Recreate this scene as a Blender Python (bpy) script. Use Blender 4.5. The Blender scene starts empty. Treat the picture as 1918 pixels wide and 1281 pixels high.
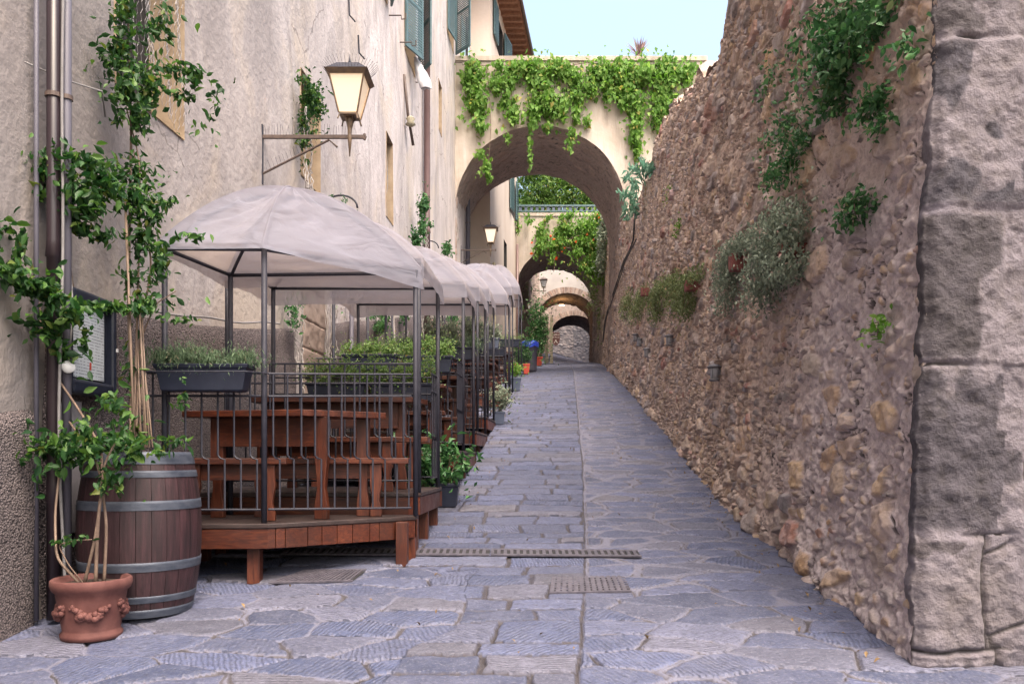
import bpy, math, random
import numpy as np
from math import radians as R, sin, cos, pi, sqrt
random.seed(7); rng = np.random.default_rng(7)
scene = bpy.context.scene
col = scene.collection
# ---------------------------------------------------------------- camera, sky, sun, exposure
EYE = 1.6; F = 1500.0; CU = 959.0; CV = 855.0      # photo calibration (1918 px wide)
cam_d = bpy.data.cameras.new('camera'); cam = bpy.data.objects.new('camera', cam_d); col.objects.link(cam)
cam.location = (0, 0, EYE); cam.rotation_euler = (R(90), 0, 0)
cam_d.sensor_width = 36; cam_d.lens = F / 1918 * 36; cam_d.shift_y = (CV - 640.5) / 1918
cam_d.clip_start = 0.05; cam_d.clip_end = 2000
scene.camera = cam
world = bpy.data.worlds.new("World"); scene.world = world; world.use_nodes = True
wt = world.node_tree
sky = wt.nodes.new('ShaderNodeTexSky'); sky.sky_type = 'NISHITA'; sky.sun_disc = False
SUN_EL, SUN_ROT = 62, 155
sky.sun_elevation = R(SUN_EL); sky.sun_rotation = R(SUN_ROT)
sky.air_density = 1.6; sky.dust_density = 10.0; sky.ozone_density = 1.6
bg = wt.nodes['Background']; bg.inputs['Strength'].default_value = 0.15
wt.links.new(sky.outputs[0], bg.inputs[0])
sd = bpy.data.lights.new('sun', 'SUN'); sd.energy = .45; sd.angle = R(40); sd.color = (1, .96, .93)
sun = bpy.data.objects.new('sun', sd); col.objects.link(sun)
az = R(SUN_ROT)   # nishita: rotation 0 = +Y, clockwise seen from above
dv = (sin(az) * cos(R(SUN_EL)), cos(az) * cos(R(SUN_EL)), sin(R(SUN_EL)))
import mathutils
sun.rotation_euler = mathutils.Vector(dv).to_track_quat('Z', 'Y').to_euler()
sun.location = (0, -5, 20)
scene.view_settings.view_transform = 'Standard'; scene.view_settings.look = 'None'
scene.view_settings.exposure = 1.78; scene.view_settings.gamma = 1.0
try: scene.view_settings.use_curve_mapping = False
except Exception: pass
cy = scene.cycles
cy.max_bounces = 7; cy.diffuse_bounces = 5; cy.glossy_bounces = 2; cy.transmission_bounces = 3; cy.transparent_max_bounces = 6
cy.use_denoising = True
# ---------------------------------------------------------------- calibration helpers
def P(u, v, Y): return ((u - CU) / F * Y, Y, EYE + (CV - v) / F * Y)
def S(o, Y, z): return (o + .056 * Y, Y, z)
def Yo(u, o): return o * F / (u - 1043.0)
def ZV(v, Y): return EYE + (CV - v) / F * Y
_Hx = np.array([-60, 0, 2, 3, 4.2, 5.2, 6.1, 6.9, 8.5, 10.2, 12.4, 13.9, 16.3, 19.6, 23, 26, 33, 40, 45, 55, 80, 300])
_Hh = np.array([2.5, 1.45, 1.2, 1.08, .96, .84, .75, .67, .42, .12, -.29, -.57, -1.04, -1.62, -2.22, -2.75, -3.75, -4.67, -5.2, -6.1, -8.2, -20])
_gx = np.arange(-50, 200, .2); _gh = np.interp(_gx, _Hx, _Hh)
_gs = np.convolve(np.pad(_gh, 4, mode='edge'), np.ones(9) / 9, 'valid')
def sstep(a, b, x): t = np.clip((x - a) / (b - a), 0, 1); return t * t * (3 - 2 * t)
def G(o, Y):
    e = EYE - np.interp(Y, _gx, _gs)
    e = e + .03 * (o + .2) * sstep(9, 18, Y) * (1 - sstep(36, 44, Y))
    e = e + .34 * np.clip(2.75 - o, 0, 5) * sstep(43, 54, Y)
    return e
def GX(X, Y): return G(X - .056 * Y, Y)
# ---------------------------------------------------------------- numpy noise
def _h(ix, iy, s):
    n = (ix.astype(np.int64) * 374761393 + iy.astype(np.int64) * 668265263 + s * 974711) & 0xffffffff
    n = ((n ^ (n >> 13)) * 1274126177) & 0xffffffff
    n = ((n ^ (n >> 16)) * 2246822519) & 0xffffffff
    return ((n ^ (n >> 15)) & 0xffffff) / float(0xffffff)
def vn(x, y, s=0):
    ix = np.floor(x); iy = np.floor(y); fx = x - ix; fy = y - iy
    fx = fx * fx * (3 - 2 * fx); fy = fy * fy * (3 - 2 * fy)
    a = _h(ix, iy, s); b = _h(ix + 1, iy, s); c = _h(ix, iy + 1, s); d = _h(ix + 1, iy + 1, s)
    return (a + (b - a) * fx) * (1 - fy) + (c + (d - c) * fx) * fy
def fbm(x, y, o=4, s=0):
    r = 0; a = .5; t = 0
    for i in range(o):
        r = r + a * vn(x * 2 ** i + i * 17.3, y * 2 ** i + i * 5.1, s + i * 31); t += a; a *= .5
    return r / t
def voro(x, y, s=0, jit=.85):
    ix = np.floor(x); iy = np.floor(y)
    f1 = np.full(x.shape, 9.); f2 = np.full(x.shape, 9.); r1 = np.zeros(x.shape); r2 = np.zeros(x.shape)
    dxc = np.zeros(x.shape); dyc = np.zeros(x.shape)
    for dx in (-1, 0, 1):
        for dy in (-1, 0, 1):
            cx = ix + dx; cy_ = iy + dy
            px = cx + .5 + (_h(cx, cy_, s) - .5) * jit; py = cy_ + .5 + (_h(cx, cy_, s + 7) - .5) * jit
            d = np.hypot(px - x, py - y)
            m = d < f1
            f2 = np.where(m, f1, np.minimum(f2, d))
            r1 = np.where(m, _h(cx, cy_, s + 11), r1); r2 = np.where(m, _h(cx, cy_, s + 23), r2)
            dxc = np.where(m, x - px, dxc); dyc = np.where(m, y - py, dyc)
            f1 = np.where(m, d, f1)
    return f1, f2, r1, r2, dxc, dyc
# ---------------------------------------------------------------- object helpers
def tag(o, label=None, cat=None, group=None, kind=None):
    if label: o['label'] = label
    if cat: o['category'] = cat
    if group: o['group'] = group
    if kind: o['kind'] = kind
    return o
def E(name, loc, label=None, cat=None, group=None, rz=0):
    o = bpy.data.objects.new(name, None); col.objects.link(o); o.location = loc; o.rotation_euler = (0, 0, rz)
    o.empty_display_size = .1
    return tag(o, label, cat, group)
def _link(name, me, mt, parent):
    o = bpy.data.objects.new(name, me); col.objects.link(o)
    if mt is not None: me.materials.append(mt)
    if parent is not None: o.parent = parent
    return o
def mesh(name, V, Fc, mt, parent=None, smooth=False, world=False, bevel=0):
    """V in the parent's coordinates, or world=True to give world coordinates under an unrotated parent"""
    V = np.asarray(V, float)
    if world and parent is not None: 
        q = parent
        while q is not None: V = V - np.array(q.location); q = q.parent
    me = bpy.data.meshes.new(name); me.from_pydata(V.tolist(), [], [tuple(int(i) for i in f) for f in Fc]); me.update()
    if smooth: me.polygons.foreach_set('use_smooth', np.ones(len(me.polygons), bool))
    o = _link(name, me, mt, parent)
    if bevel:
        b = o.modifiers.new('bevel', 'BEVEL'); b.width = bevel; b.segments = 2; b.limit_method = 'ANGLE'; b.angle_limit = R(40)
    return o
def gridmesh(name, X, Y, Z, mt, parent=None, attr=None, smooth=True, flip=False, keep=None, world=True):
    m, n = X.shape
    V = np.stack([X, Y, Z], -1).reshape(-1, 3)
    if world and parent is not None:
        q = parent
        while q is not None: V = V - np.array(q.location); q = q.parent
    i = (np.arange(m - 1)[:, None] * n + np.arange(n - 1)[None, :])
    if keep is not None: i = i[keep]
    i = i.reshape(-1)
    q4 = np.stack([i, i + 1, i + n + 1, i + n], -1)
    if flip: q4 = q4[:, ::-1]
    me = bpy.data.meshes.new(name)
    me.vertices.add(len(V)); me.vertices.foreach_set('co', V.reshape(-1).astype(np.float32))
    me.loops.add(q4.size); me.loops.foreach_set('vertex_index', q4.reshape(-1).astype(np.int32))
    me.polygons.add(len(q4)); me.polygons.foreach_set('loop_start', np.arange(0, q4.size, 4, dtype=np.int32))
    me.update(calc_edges=True)
    me.polygons.foreach_set('use_smooth', np.full(len(q4), bool(smooth)))
    if attr is not None:
        a = me.attributes.new('stone', 'FLOAT_COLOR', 'POINT'); a.data.foreach_set('color', attr.reshape(-1).astype(np.float32))
    return _link(name, me, mt, parent)
def trimesh(name, V, T, mt, parent=None, k=3):
    """fast: V (n,3), T (m,k)"""
    me = bpy.data.meshes.new(name)
    me.vertices.add(len(V)); me.vertices.foreach_set('co', V.reshape(-1).astype(np.float32))
    me.loops.add(T.size); me.loops.foreach_set('vertex_index', T.reshape(-1).astype(np.int32))
    me.polygons.add(len(T)); me.polygons.foreach_set('loop_start', np.arange(0, T.size, k, dtype=np.int32))
    me.update(calc_edges=True)
    return _link(name, me, mt, parent)
class MB:
    def __init__(s): s.V = []; s.F = []
    def add(s, V, Fc):
        n = len(s.V); s.V += [tuple(v) for v in V]; s.F += [tuple(i + n for i in f) for f in Fc]; return s
    def box(s, x0, x1, y0, y1, z0, z1):
        V = [(x0, y0, z0), (x1, y0, z0), (x1, y1, z0), (x0, y1, z0), (x0, y0, z1), (x1, y0, z1), (x1, y1, z1), (x0, y1, z1)]
        return s.add(V, [(3, 2, 1, 0), (4, 5, 6, 7), (0, 1, 5, 4), (1, 2, 6, 5), (2, 3, 7, 6), (3, 0, 4, 7)])
    def prism(s, poly, z0, z1):
        n = len(poly)
        f0 = (lambda p: z0) if not callable(z0) else z0
        f1 = (lambda p: z1) if not callable(z1) else z1
        V = [(p[0], p[1], f0(p)) for p in poly] + [(p[0], p[1], f1(p)) for p in poly]
        Fc = [tuple(range(n - 1, -1, -1)), tuple(range(n, 2 * n))] + [(i, (i + 1) % n, n + (i + 1) % n, n + i) for i in range(n)]
        return s.add(V, Fc)
    def slab(s, poly3, nrm, t):
        """closed plate: 3-d polygon pushed by t along nrm"""
        n = len(poly3); q = [tuple(p[k] + nrm[k] * t for k in range(3)) for p in poly3]
        return s.add(list(poly3) + q, [tuple(range(n - 1, -1, -1)), tuple(range(n, 2 * n))] + [(i, (i + 1) % n, n + (i + 1) % n, n + i) for i in range(n)])
    def tube(s, pts, r, n=8, r2=None, cap=True):
        pts = [np.array(p, float) for p in pts]; m = len(pts); V = []; up = None
        for i, p in enumerate(pts):
            d = pts[min(i + 1, m - 1)] - pts[max(i - 1, 0)]; d = d / (np.linalg.norm(d) + 1e-9)
            if up is None: up = np.array([0, 0, 1.]) if abs(d[2]) < .9 else np.array([1., 0, 0])
            a = np.cross(d, up); a /= np.linalg.norm(a) + 1e-9; b = np.cross(d, a); up = -b if np.dot(-b, up) > 0 else b
            rr = r if r2 is None else r + (r2 - r) * i / max(m - 1, 1)
            if callable(r): rr = r(i / max(m - 1, 1))
            for k in range(n):
                t = 2 * pi * k / n; V.append(p + (a * cos(t) + np.cross(d, a) * sin(t)) * rr)
        Fc = []
        for i in range(m - 1):
            for k in range(n):
                k2 = (k + 1) % n; Fc.append((i * n + k, i * n + k2, (i + 1) * n + k2, (i + 1) * n + k))
        if cap: Fc += [tuple(range(n - 1, -1, -1)), tuple((m - 1) * n + k for k in range(n))]
        return s.add(V, Fc)
    def lathe(s, prof, c=(0, 0, 0), n=32, cap=True):
        V = [(c[0] + r * cos(2 * pi * k / n), c[1] + r * sin(2 * pi * k / n), c[2] + z) for r, z in prof for k in range(n)]
        m = len(prof); Fc = [(i * n + k, i * n + (k + 1) % n, (i + 1) * n + (k + 1) % n, (i + 1) * n + k) for i in range(m - 1) for k in range(n)]
        if cap: Fc += [tuple(range(n - 1, -1, -1)), tuple((m - 1) * n + k for k in range(n))]
        return s.add(V, Fc)
    def build(s, name, mt, parent=None, smooth=False, world=False, bevel=0):
        return mesh(name, s.V, s.F, mt, parent, smooth, world, bevel)
def copy_tree(o, parent=None):
    c = o.copy(); col.objects.link(c); c.parent = parent
    for ch in list(o.children): copy_tree(ch, c)
    return c
# ---------------------------------------------------------------- materials
class NT:
    def __init__(s, name):
        s.m = bpy.data.materials.new(name); s.m.use_nodes = True; s.t = s.m.node_tree; s.b = s.t.nodes['Principled BSDF']; s.o = s.t.nodes['Material Output']
        s.co = s.n('ShaderNodeTexCoord').outputs['Object']
    def n(s, ty, ins=None, **pr):
        nd = s.t.nodes.new(ty)
        for k, v in pr.items(): setattr(nd, k, v)
        for k, v in (ins or {}).items(): s.set(nd.inputs[k], v)
        return nd
    def set(s, sock, v):
        if isinstance(v, bpy.types.NodeSocket): s.t.links.new(v, sock)
        elif isinstance(v, (tuple, list)) and len(v) == 3 and sock.type == 'RGBA': sock.default_value = (*v, 1)
        else: sock.default_value = v
    def vec(s, st=(1, 1, 1), co=None):
        return s.n('ShaderNodeMapping', {0: co or s.co, 3: st}).outputs[0]
    def noise(s, sc, st=(1, 1, 1), det=5, ro=.6, co=None, dist=0):
        return s.n('ShaderNodeTexNoise', {'Vector': s.vec(st, co), 'Scale': sc, 'Detail': det, 'Roughness': ro, 'Distortion': dist}).outputs['Fac']
    def ramp(s, f, stops):
        r = s.n('ShaderNodeValToRGB', {0: f}); e = r.color_ramp.elements
        while len(e) < len(stops): e.new(.5)
        for el, (p, c) in zip(e, stops):
            el.position = p; el.color = (*c, 1) if isinstance(c, tuple) else (c, c, c, 1)
        return r.outputs[0]
    def mix(s, f, a, b, mode='MIX'):
        nd = s.n('ShaderNodeMix', None, data_type='RGBA', blend_type=mode)
        s.set(nd.inputs[0], f); s.set(nd.inputs[6], a); s.set(nd.inputs[7], b); return nd.outputs[2]
    def math(s, op, a, b=0.0, c=0.0):
        nd = s.n('ShaderNodeMath', None, operation=op); s.set(nd.inputs[0], a); s.set(nd.inputs[1], b); s.set(nd.inputs[2], c); return nd.outputs[0]
    def island(s): return s.n('ShaderNodeNewGeometry').outputs['Random Per Island']
    def bump(s, h, st=.3, d=.01, nrm=None):
        ins = {'Height': h, 'Strength': st, 'Distance': d}
        nd = s.n('ShaderNodeBump', ins)
        if nrm is not None: s.set(nd.inputs['Normal'], nrm)
        return nd.outputs[0]
    def fin(s, c, rough=.7, nrm=None, metal=0, spec=None):
        s.set(s.b.inputs['Base Color'], c); s.set(s.b.inputs['Roughness'], rough); s.b.inputs['Metallic'].default_value = metal
        if spec is not None: s.b.inputs['Specular IOR Level'].default_value = spec
        if nrm is not None: s.set(s.b.inputs['Normal'], nrm)
        return s.m
def simple(name, c1, c2, sc=8, rough=.7, bst=.3, bd=.005, bsc=40, st=(1, 1, 1), metal=0, isl=0, bst2=(1, 1, 1), spec=None, det=5):
    t = NT(name); f = t.ramp(t.noise(sc, st, det), [(.3, 0.), (.7, 1.)]); c = t.mix(f, c1, c2)
    if isl:
        v = t.n('ShaderNodeMapRange', {0: t.island(), 3: 1 - isl, 4: 1 + isl}).outputs[0]
        hs = t.n('ShaderNodeHueSaturation', {'Value': v, 'Color': c}); c = hs.outputs[0]
    return t.fin(c, rough, t.bump(t.noise(bsc, bst2, 4), bst, bd), metal, spec)
def leafmat(name, c1, c2, c3, transl=.35, rough=.5):
    t = NT(name); r = t.island(); c = t.ramp(r, [(0, c1), (.55, c2), (.95, c3), (.985, (c3[0] * 1.5, c3[1] * .85, c3[2]))])
    big = t.noise(3.0, det=2); c = t.mix(t.math('MULTIPLY', big, .7), c, t.mix(.5, c, c1))
    t.fin(c, rough, None, 0, .35)
    tr = t.n('ShaderNodeBsdfTranslucent', {0: t.n('ShaderNodeHueSaturation', {'Value': 1.4, 'Saturation': 1.1, 'Color': c}).outputs[0]})
    mx = t.n('ShaderNodeMixShader', {0: transl, 1: t.b.outputs[0], 2: tr.outputs[0]})
    t.t.links.new(mx.outputs[0], t.o.inputs[0]); return t.m
M = {}
def wood(name, a, b, c, rough=.45, axis=0):
    t = NT(name); st = [9, 9, 9]; st[axis] = .8
    g = t.noise(5.0, tuple(st), 8, .75, dist=.9); f = t.ramp(g, [(.34, a), (.5, b), (.66, c)]); f = t.mix(t.ramp(t.noise(2.2, det=5), [(.35, .55), (.6, 0.)]), f, a)
    v = t.n('ShaderNodeMapRange', {0: t.n('ShaderNodeObjectInfo').outputs['Random'], 3: .75, 4: 1.2}).outputs[0]
    v2 = t.n('ShaderNodeMapRange', {0: t.island(), 3: .8, 4: 1.15}).outputs[0]
    f = t.n('ShaderNodeHueSaturation', {'Value': t.math('MULTIPLY', v, v2), 'Color': f}).outputs[0]
    return t.fin(f, t.ramp(t.noise(5, det=3), [(.3, rough - .1), (.7, rough + .15)]), t.bump(g, .35, .004), 0, .5)
def init_mats():
    M['wood'] = wood('red_brown_varnished_wood', (.026, .006, .004), (.085, .018, .007), (.155, .042, .016))
    M['wood_y'] = wood('red_brown_varnished_wood_lengthwise', (.085, .022, .012), (.19, .055, .026), (.29, .095, .045), axis=1)
    M['wood_z'] = wood('red_brown_varnished_wood_upright', (.030, .008, .005), (.090, .021, .010), (.155, .046, .020), axis=2)
    M['decktop'] = wood('dark_worn_deck_wood', (.018, .011, .012), (.045, .028, .026), (.085, .055, .055), .5)
    M['iron'] = simple('dark_grey_painted_iron', (.018, .019, .030), (.036, .036, .052), 14, .58, .15, .002, 90, spec=.35)
    M['rust'] = simple('rust_brown_iron', (.055, .038, .035), (.115, .078, .065), 20, .6, .3, .003, 80)
    M['lampiron'] = simple('aged_bronze_iron', (.09, .065, .05), (.20, .13, .075), 16, .55, .3, .003, 70)
    M['plastic'] = simple('slate_blue_plastic', (.011, .014, .030), (.020, .025, .045), 12, .4, .12, .002, 60, spec=.5)
    M['plasticb'] = simple('blue_grey_plastic', (.07, .09, .14), (.10, .12, .18), 12, .45, .12, .002, 60)
    M['soil'] = simple('dark_potting_soil', (.02, .013, .01), (.06, .04, .03), 60, .95, .8, .01, 120)
    M['terracotta'] = simple('weathered_terracotta', (.075, .022, .020), (.15, .060, .052), 9, .8, .3, .004, 50)
    M['redpot'] = simple('orange_red_plastic_pot', (.50, .07, .04), (.42, .06, .04), 9, .5, .1, .002, 50)
    M['bark'] = simple('grey_brown_bark', (.10, .065, .05), (.24, .17, .13), 25, .85, .6, .006, 60, st=(1, 1, .3))
    M['cane'] = simple('tan_bamboo_cane', (.13, .09, .07), (.24, .17, .125), 12, .6, .2, .002, 60, st=(1, 1, .2))
    M['ivy'] = leafmat('bright_creeper_leaf', (.09, .20, .035), (.16, .31, .06), (.28, .42, .11), .45, .65)
    M['vine'] = leafmat('glossy_vine_leaf', (.012, .045, .014), (.032, .095, .022), (.10, .20, .035), .3, .5)
    M['herb'] = leafmat('light_green_herb_leaf', (.09, .17, .045), (.16, .26, .08), (.27, .37, .14))
    M['rosemary'] = leafmat('grey_green_rosemary_needle', (.05, .09, .05), (.10, .16, .085), (.17, .25, .14), .2)
    M['silver'] = leafmat('silver_green_leaf', (.14, .18, .13), (.24, .29, .21), (.36, .40, .30), .2)
    M['hang'] = leafmat('olive_green_trailing_leaf', (.09, .12, .045), (.16, .20, .08), (.24, .29, .13), .25)
    M['shrub'] = leafmat('mid_green_shrub_leaf', (.025, .085, .03), (.06, .16, .055), (.12, .26, .09), .25, .4)
    M['flower'] = leafmat('orange_red_petal', (.7, .10, .04), (.85, .17, .06), (.9, .3, .12), .3)
    M['dry'] = leafmat('dry_purple_spiky_leaf', (.20, .13, .15), (.3, .2, .2), (.35, .3, .26), .2)
    M['cable'] = simple('grey_cable_rubber', (.16, .15, .15), (.24, .23, .24), 10, .6, .1, .002, 40)
    M['cabled'] = simple('black_cable_rubber', (.02, .02, .022), (.05, .05, .055), 10, .6, .1, .002, 40)
    M['pipe'] = simple('brown_painted_downpipe', (.13, .075, .075), (.20, .13, .13), 6, .4, .15, .002, 30, st=(1, 1, .2), spec=.5)
    M['piped'] = simple('dark_plum_downpipe', (.014, .009, .013), (.034, .022, .028), 6, .35, .15, .002, 30, st=(1, 1, .2), spec=.5)
    M['pipel'] = simple('lilac_grey_conduit', (.065, .06, .085), (.11, .105, .135), 6, .6, .15, .002, 30, st=(1, 1, .2), spec=.5)
    M['shutter'] = simple('teal_green_shutter_paint', (.05, .10, .115), (.09, .15, .165), 9, .5, .2, .003, 40)
    M['shutterp'] = simple('pale_blue_shutter_paint', (.30, .45, .52), (.40, .56, .62), 9, .5, .2, .003, 40)
    M['dark'] = simple('dark_interior', (.012, .012, .014), (.03, .028, .03), 5, .8)
    M['reveal'] = simple('ochre_plaster_reveal', (.26, .19, .13), (.40, .31, .22), 5, .9, .4, .006, 30)
    M['net'] = simple('dirty_white_netting', (.20, .19, .20), (.32, .30, .31), 20, .7)
    M['white'] = simple('off_white_plastic', (.6, .6, .62), (.75, .75, .76), 8, .5)
    M['bag'] = simple('white_plastic_film', (.55, .56, .6), (.66, .66, .7), 12, .35, .8, .02, 14)
    M['bluebag'] = simple('bright_blue_plastic', (.02, .05, .45), (.04, .09, .6), 9, .4, .3, .01, 20)
    M['beam'] = simple('weathered_rafter_wood', (.16, .075, .045), (.28, .14, .085), 10, .8, .3, .005, 30)
    M['tile'] = simple('terracotta_roof_tile', (.28, .13, .085), (.42, .22, .15), 6, .85, .4, .01, 20)
    M['steel'] = simple('worn_cast_iron_grate', (.07, .065, .085), (.16, .145, .175), 30, .5, .3, .003, 120, metal=.3)
    M['stonebird'] = simple('mossy_carved_stone', (.24, .21, .14), (.38, .35, .27), 14, .85, .4, .006, 60)
    # sheer canopy cloth with a fine weave
    t = NT('pale_grey_mesh_cloth')
    c = t.mix(t.ramp(t.noise(2.5, det=4), [(.3, 0.), (.7, 1.)]), (.26, .265, .335), (.325, .33, .41))
    h = t.noise(4.2, (1, 1, 2.2), 3, .5, dist=1.4); 
    t.fin(c, .85, t.bump(h, .4, .05), 0, .2)
    tr = t.n('ShaderNodeBsdfTranslucent', {0: (.70, .57, .50)})
    mx = t.n('ShaderNodeMixShader', {0: .40, 1: t.b.outputs[0], 2: tr.outputs[0]})
    tp = t.n('ShaderNodeBsdfTransparent', {0: (1, 1, 1)})
    mx2 = t.n('ShaderNodeMixShader', {0: .20, 1: mx.outputs[0], 2: tp.outputs[0]})
    t.t.links.new(mx2.outputs[0], t.o.inputs[0]); M['cloth'] = t.m
    # barrel staves
    t = NT('weathered_oak_staves'); g = t.noise(4, (7, 7, .7), 8, .7)
    c = t.ramp(g, [(.30, (.007, .003, .005)), (.5, (.025, .009, .012)), (.72, (.058, .023, .029))])
    M['stave'] = t.fin(t.n('ShaderNodeHueSaturation', {'Value': t.n('ShaderNodeMapRange', {0: t.island(), 3: .7, 4: 1.25}).outputs[0], 'Color': c}).outputs[0], .6, t.bump(g, .5, .006))
    M['hoop'] = simple('galvanised_hoop', (.035, .044, .068), (.08, .09, .118), 12, .55, .3, .003, 60, metal=.3, st=(1, 1, 3))
    # glass lamps
    def lampglass(name, colr, e, dim=.25):
        t = NT(name)
        # bulb glow inside frosted glass: brighter around the bulb at the pane's middle height
        g = t.n('ShaderNodeTexGradient', {0: t.n('ShaderNodeMapping', {0: t.co, 1: (0, 0, .02), 3: (4.2, 4.2, 4.2)}).outputs[0]}, gradient_type='QUADRATIC_SPHERE').outputs['Fac']
        t.fin((.8, .72, .6), .4)
        t.set(t.b.inputs['Emission Color'], colr)
        t.set(t.b.inputs['Emission Strength'], t.math('MULTIPLY_ADD', g, e, e * dim)); return t.m
    M['glow'] = lampglass('lit_frosted_lamp_glass', (1, .58, .25), 0.42, .22)
    M['glow2'] = lampglass('softly_lit_lamp_glass', (1, .80, .58), .22, .5)
    M['glassd'] = simple('dull_frosted_glass', (.30, .31, .33), (.42, .42, .44), 5, .25)
    t = NT('menu_sheet_with_printed_lines')
    w = t.n('ShaderNodeTexWave', {'Vector': t.co, 'Scale': 17., 'Distortion': 0.}, bands_direction='Z').outputs['Fac']
    nn = t.noise(60, (1, 1, .35), 2)
    ln = t.math('MULTIPLY', t.math('GREATER_THAN', w, .72), t.math('GREATER_THAN', nn, .46))
    M['paper'] = t.fin(t.mix(ln, (.52, .56, .62), (.23, .25, .3)), .3)
    # plaster of the tall left building
    t = NT('weathered_pinkish_plaster')
    big = t.noise(.35, (1, 1, .5), 5, .65); strk = t.noise(1.5, (1.3, 1.3, .5), 7, .7, dist=1.0); fine = t.noise(14, det=6)
    c = t.ramp(big, [(.25, (.30, .27, .27)), (.5, (.425, .38, .38)), (.75, (.54, .49, .49))])
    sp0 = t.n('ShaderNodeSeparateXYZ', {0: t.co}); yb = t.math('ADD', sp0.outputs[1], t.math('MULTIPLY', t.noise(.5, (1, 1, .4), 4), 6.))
    hv = t.n('ShaderNodeMapRange', {0: yb, 1: 4., 2: 12., 3: .56, 4: 1.38}).outputs[0]  # near end darkened, far end brightened: lane shade painted into the plaster colour
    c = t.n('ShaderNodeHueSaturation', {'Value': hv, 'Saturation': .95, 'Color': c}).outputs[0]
    c = t.mix(t.ramp(strk, [(.33, .7), (.58, 0.)]), c, (.235, .21, .21))
    c = t.mix(t.ramp(strk, [(.6, 0.), (.8, .6)]), c, (.62, .57, .55))
    c = t.mix(t.ramp(t.noise(.9, (1, 1, .7), 5, .6, dist=.8), [(.50, 0.), (.66, .55)]), c, (.55, .46, .37))
    c = t.mix(t.math('MULTIPLY', fine, .35), c, (.30, .26, .25))
    sep = t.n('ShaderNodeSeparateXYZ', {0: t.co}); zz = t.math('SUBTRACT', sep.outputs[2], t.math('MULTIPLY', sep.outputs[1], .13))
    band = t.math('MULTIPLY', t.ramp(t.math('MULTIPLY', zz, .3), [(.50, 0.), (.56, 1.), (.72, 1.), (.86, 0.)]), t.math('GREATER_THAN', sep.outputs[1], 5.6))
    fl = t.math('GREATER_THAN', t.noise(5.5, (1, 1, .8), 5, .7, dist=1.2), .54)
    flk = t.math('MULTIPLY', band, fl)
    c = t.mix(t.math('MULTIPLY', flk, .8), c, t.mix(t.ramp(t.noise(7, det=5, dist=1.), [(.47, 0.), (.52, 1.)]), (.20, .165, .15), (.60, .57, .58)))
    ckv = t.n('ShaderNodeTexVoronoi', {'Vector': t.n('ShaderNodeVectorMath', {0: t.co, 1: t.n('ShaderNodeVectorMath', {0: t.n('ShaderNodeTexNoise', {'Vector': t.co, 'Scale': 2.5, 'Detail': 5.}).outputs['Color'], 1: (.5, .5, .5)}, operation='MULTIPLY').outputs[0]}).outputs[0], 'Scale': .55}, feature='DISTANCE_TO_EDGE').outputs['Distance']
    ckl = t.math('MULTIPLY', t.math('LESS_THAN', ckv, .006), t.math('GREATER_THAN', t.noise(.8, det=2), .53))
    c = t.mix(t.math('MULTIPLY', ckl, .6), c, (.14, .12, .115))
    dirt = t.math('MULTIPLY', t.ramp(t.noise(2.2, (1, 1, .35), 6, .75, dist=1.2), [(.56, 0.), (.70, 1.)]), .45); c = t.mix(dirt, c, (.22, .195, .20))
    hh = t.math('ADD', t.math('ADD', fine, t.math('MULTIPLY', strk, .8)), t.math('MULTIPLY', flk, -1.2))
    M['plaster'] = t.fin(c, .92, t.bump(hh, .7, .02))
    # rough cast dado: coarse pebble texture
    t = NT('coarse_pebble_roughcast')
    vo = t.n('ShaderNodeTexVoronoi', {'Vector': t.co, 'Scale': 85., 'Randomness': 1.}, feature='F1')
    ns = t.noise(40, det=5)
    c = t.ramp(t.math('ADD', t.math('MULTIPLY', vo.outputs['Distance'], .7), t.math('MULTIPLY', ns, .6)), [(.35, (.34, .285, .285)), (.60, (.17, .14, .145)), (.85, (.05, .042, .048))])
    c = t.mix(t.ramp(t.noise(1.3, (1, 1, .5), 4), [(.35, .5), (.65, 0.)]), c, (.14, .11, .11))
    M['rough'] = t.fin(c, .95, t.bump(t.math('SUBTRACT', ns, vo.outputs['Distance']), 1., .018))
    # beige plaster of the bridges
    t = NT('stained_beige_bridge_plaster')
    big = t.noise(.7, (1, 1, .6), 6, .65, dist=.6); strk = t.noise(2.6, (2.2, 1, .22), 6, .7); fine = t.noise(9, det=6)
    c = t.ramp(big, [(.25, (.27, .225, .195)), (.5, (.43, .365, .31)), (.75, (.57, .51, .46))])
    c = t.mix(t.ramp(strk, [(.55, 0.), (.75, .7)]), c, (.62, .58, .56))
    c = t.mix(t.ramp(strk, [(.25, .6), (.45, 0.)]), c, (.22, .18, .15))
    M['bridge'] = t.fin(c, .92, t.bump(t.math('ADD', fine, strk), .5, .02))
    # attribute driven stone
    def stone(name, stops, mortar, mortar2, fsc=18, bst=.6, chisel=False, mixn=.45, stain=.55, bd=.012):
        t = NT(name); at = t.n('ShaderNodeAttribute', None, attribute_name='stone'); sp = t.n('ShaderNodeSeparateColor', {0: at.outputs['Color']})
        r, g, b = sp.outputs[0], sp.outputs[1], sp.outputs[2]; a = at.outputs['Alpha']
        c = t.ramp(r, stops)
        n1 = t.noise(6, det=5, ro=.65); n2 = t.noise(fsc, det=7, ro=.7)
        c = t.n('ShaderNodeHueSaturation', {'Value': t.n('ShaderNodeMapRange', {0: g, 3: .65, 4: 1.3}).outputs[0], 'Color': c}).outputs[0]
        c = t.mix(t.ramp(n1, [(.4, 0.), (.7, mixn)]), c, mortar)
        c = t.mix(t.ramp(n2, [(.3, stain), (.52, 0.)]), c, (.06, .052, .055) if not chisel else (.045, .048, .07))
        if chisel: c = t.mix(t.ramp(t.noise(60, det=4, ro=.7), [(.52, 0.), (.72, .55)]), c, (.27, .27, .32))
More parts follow.
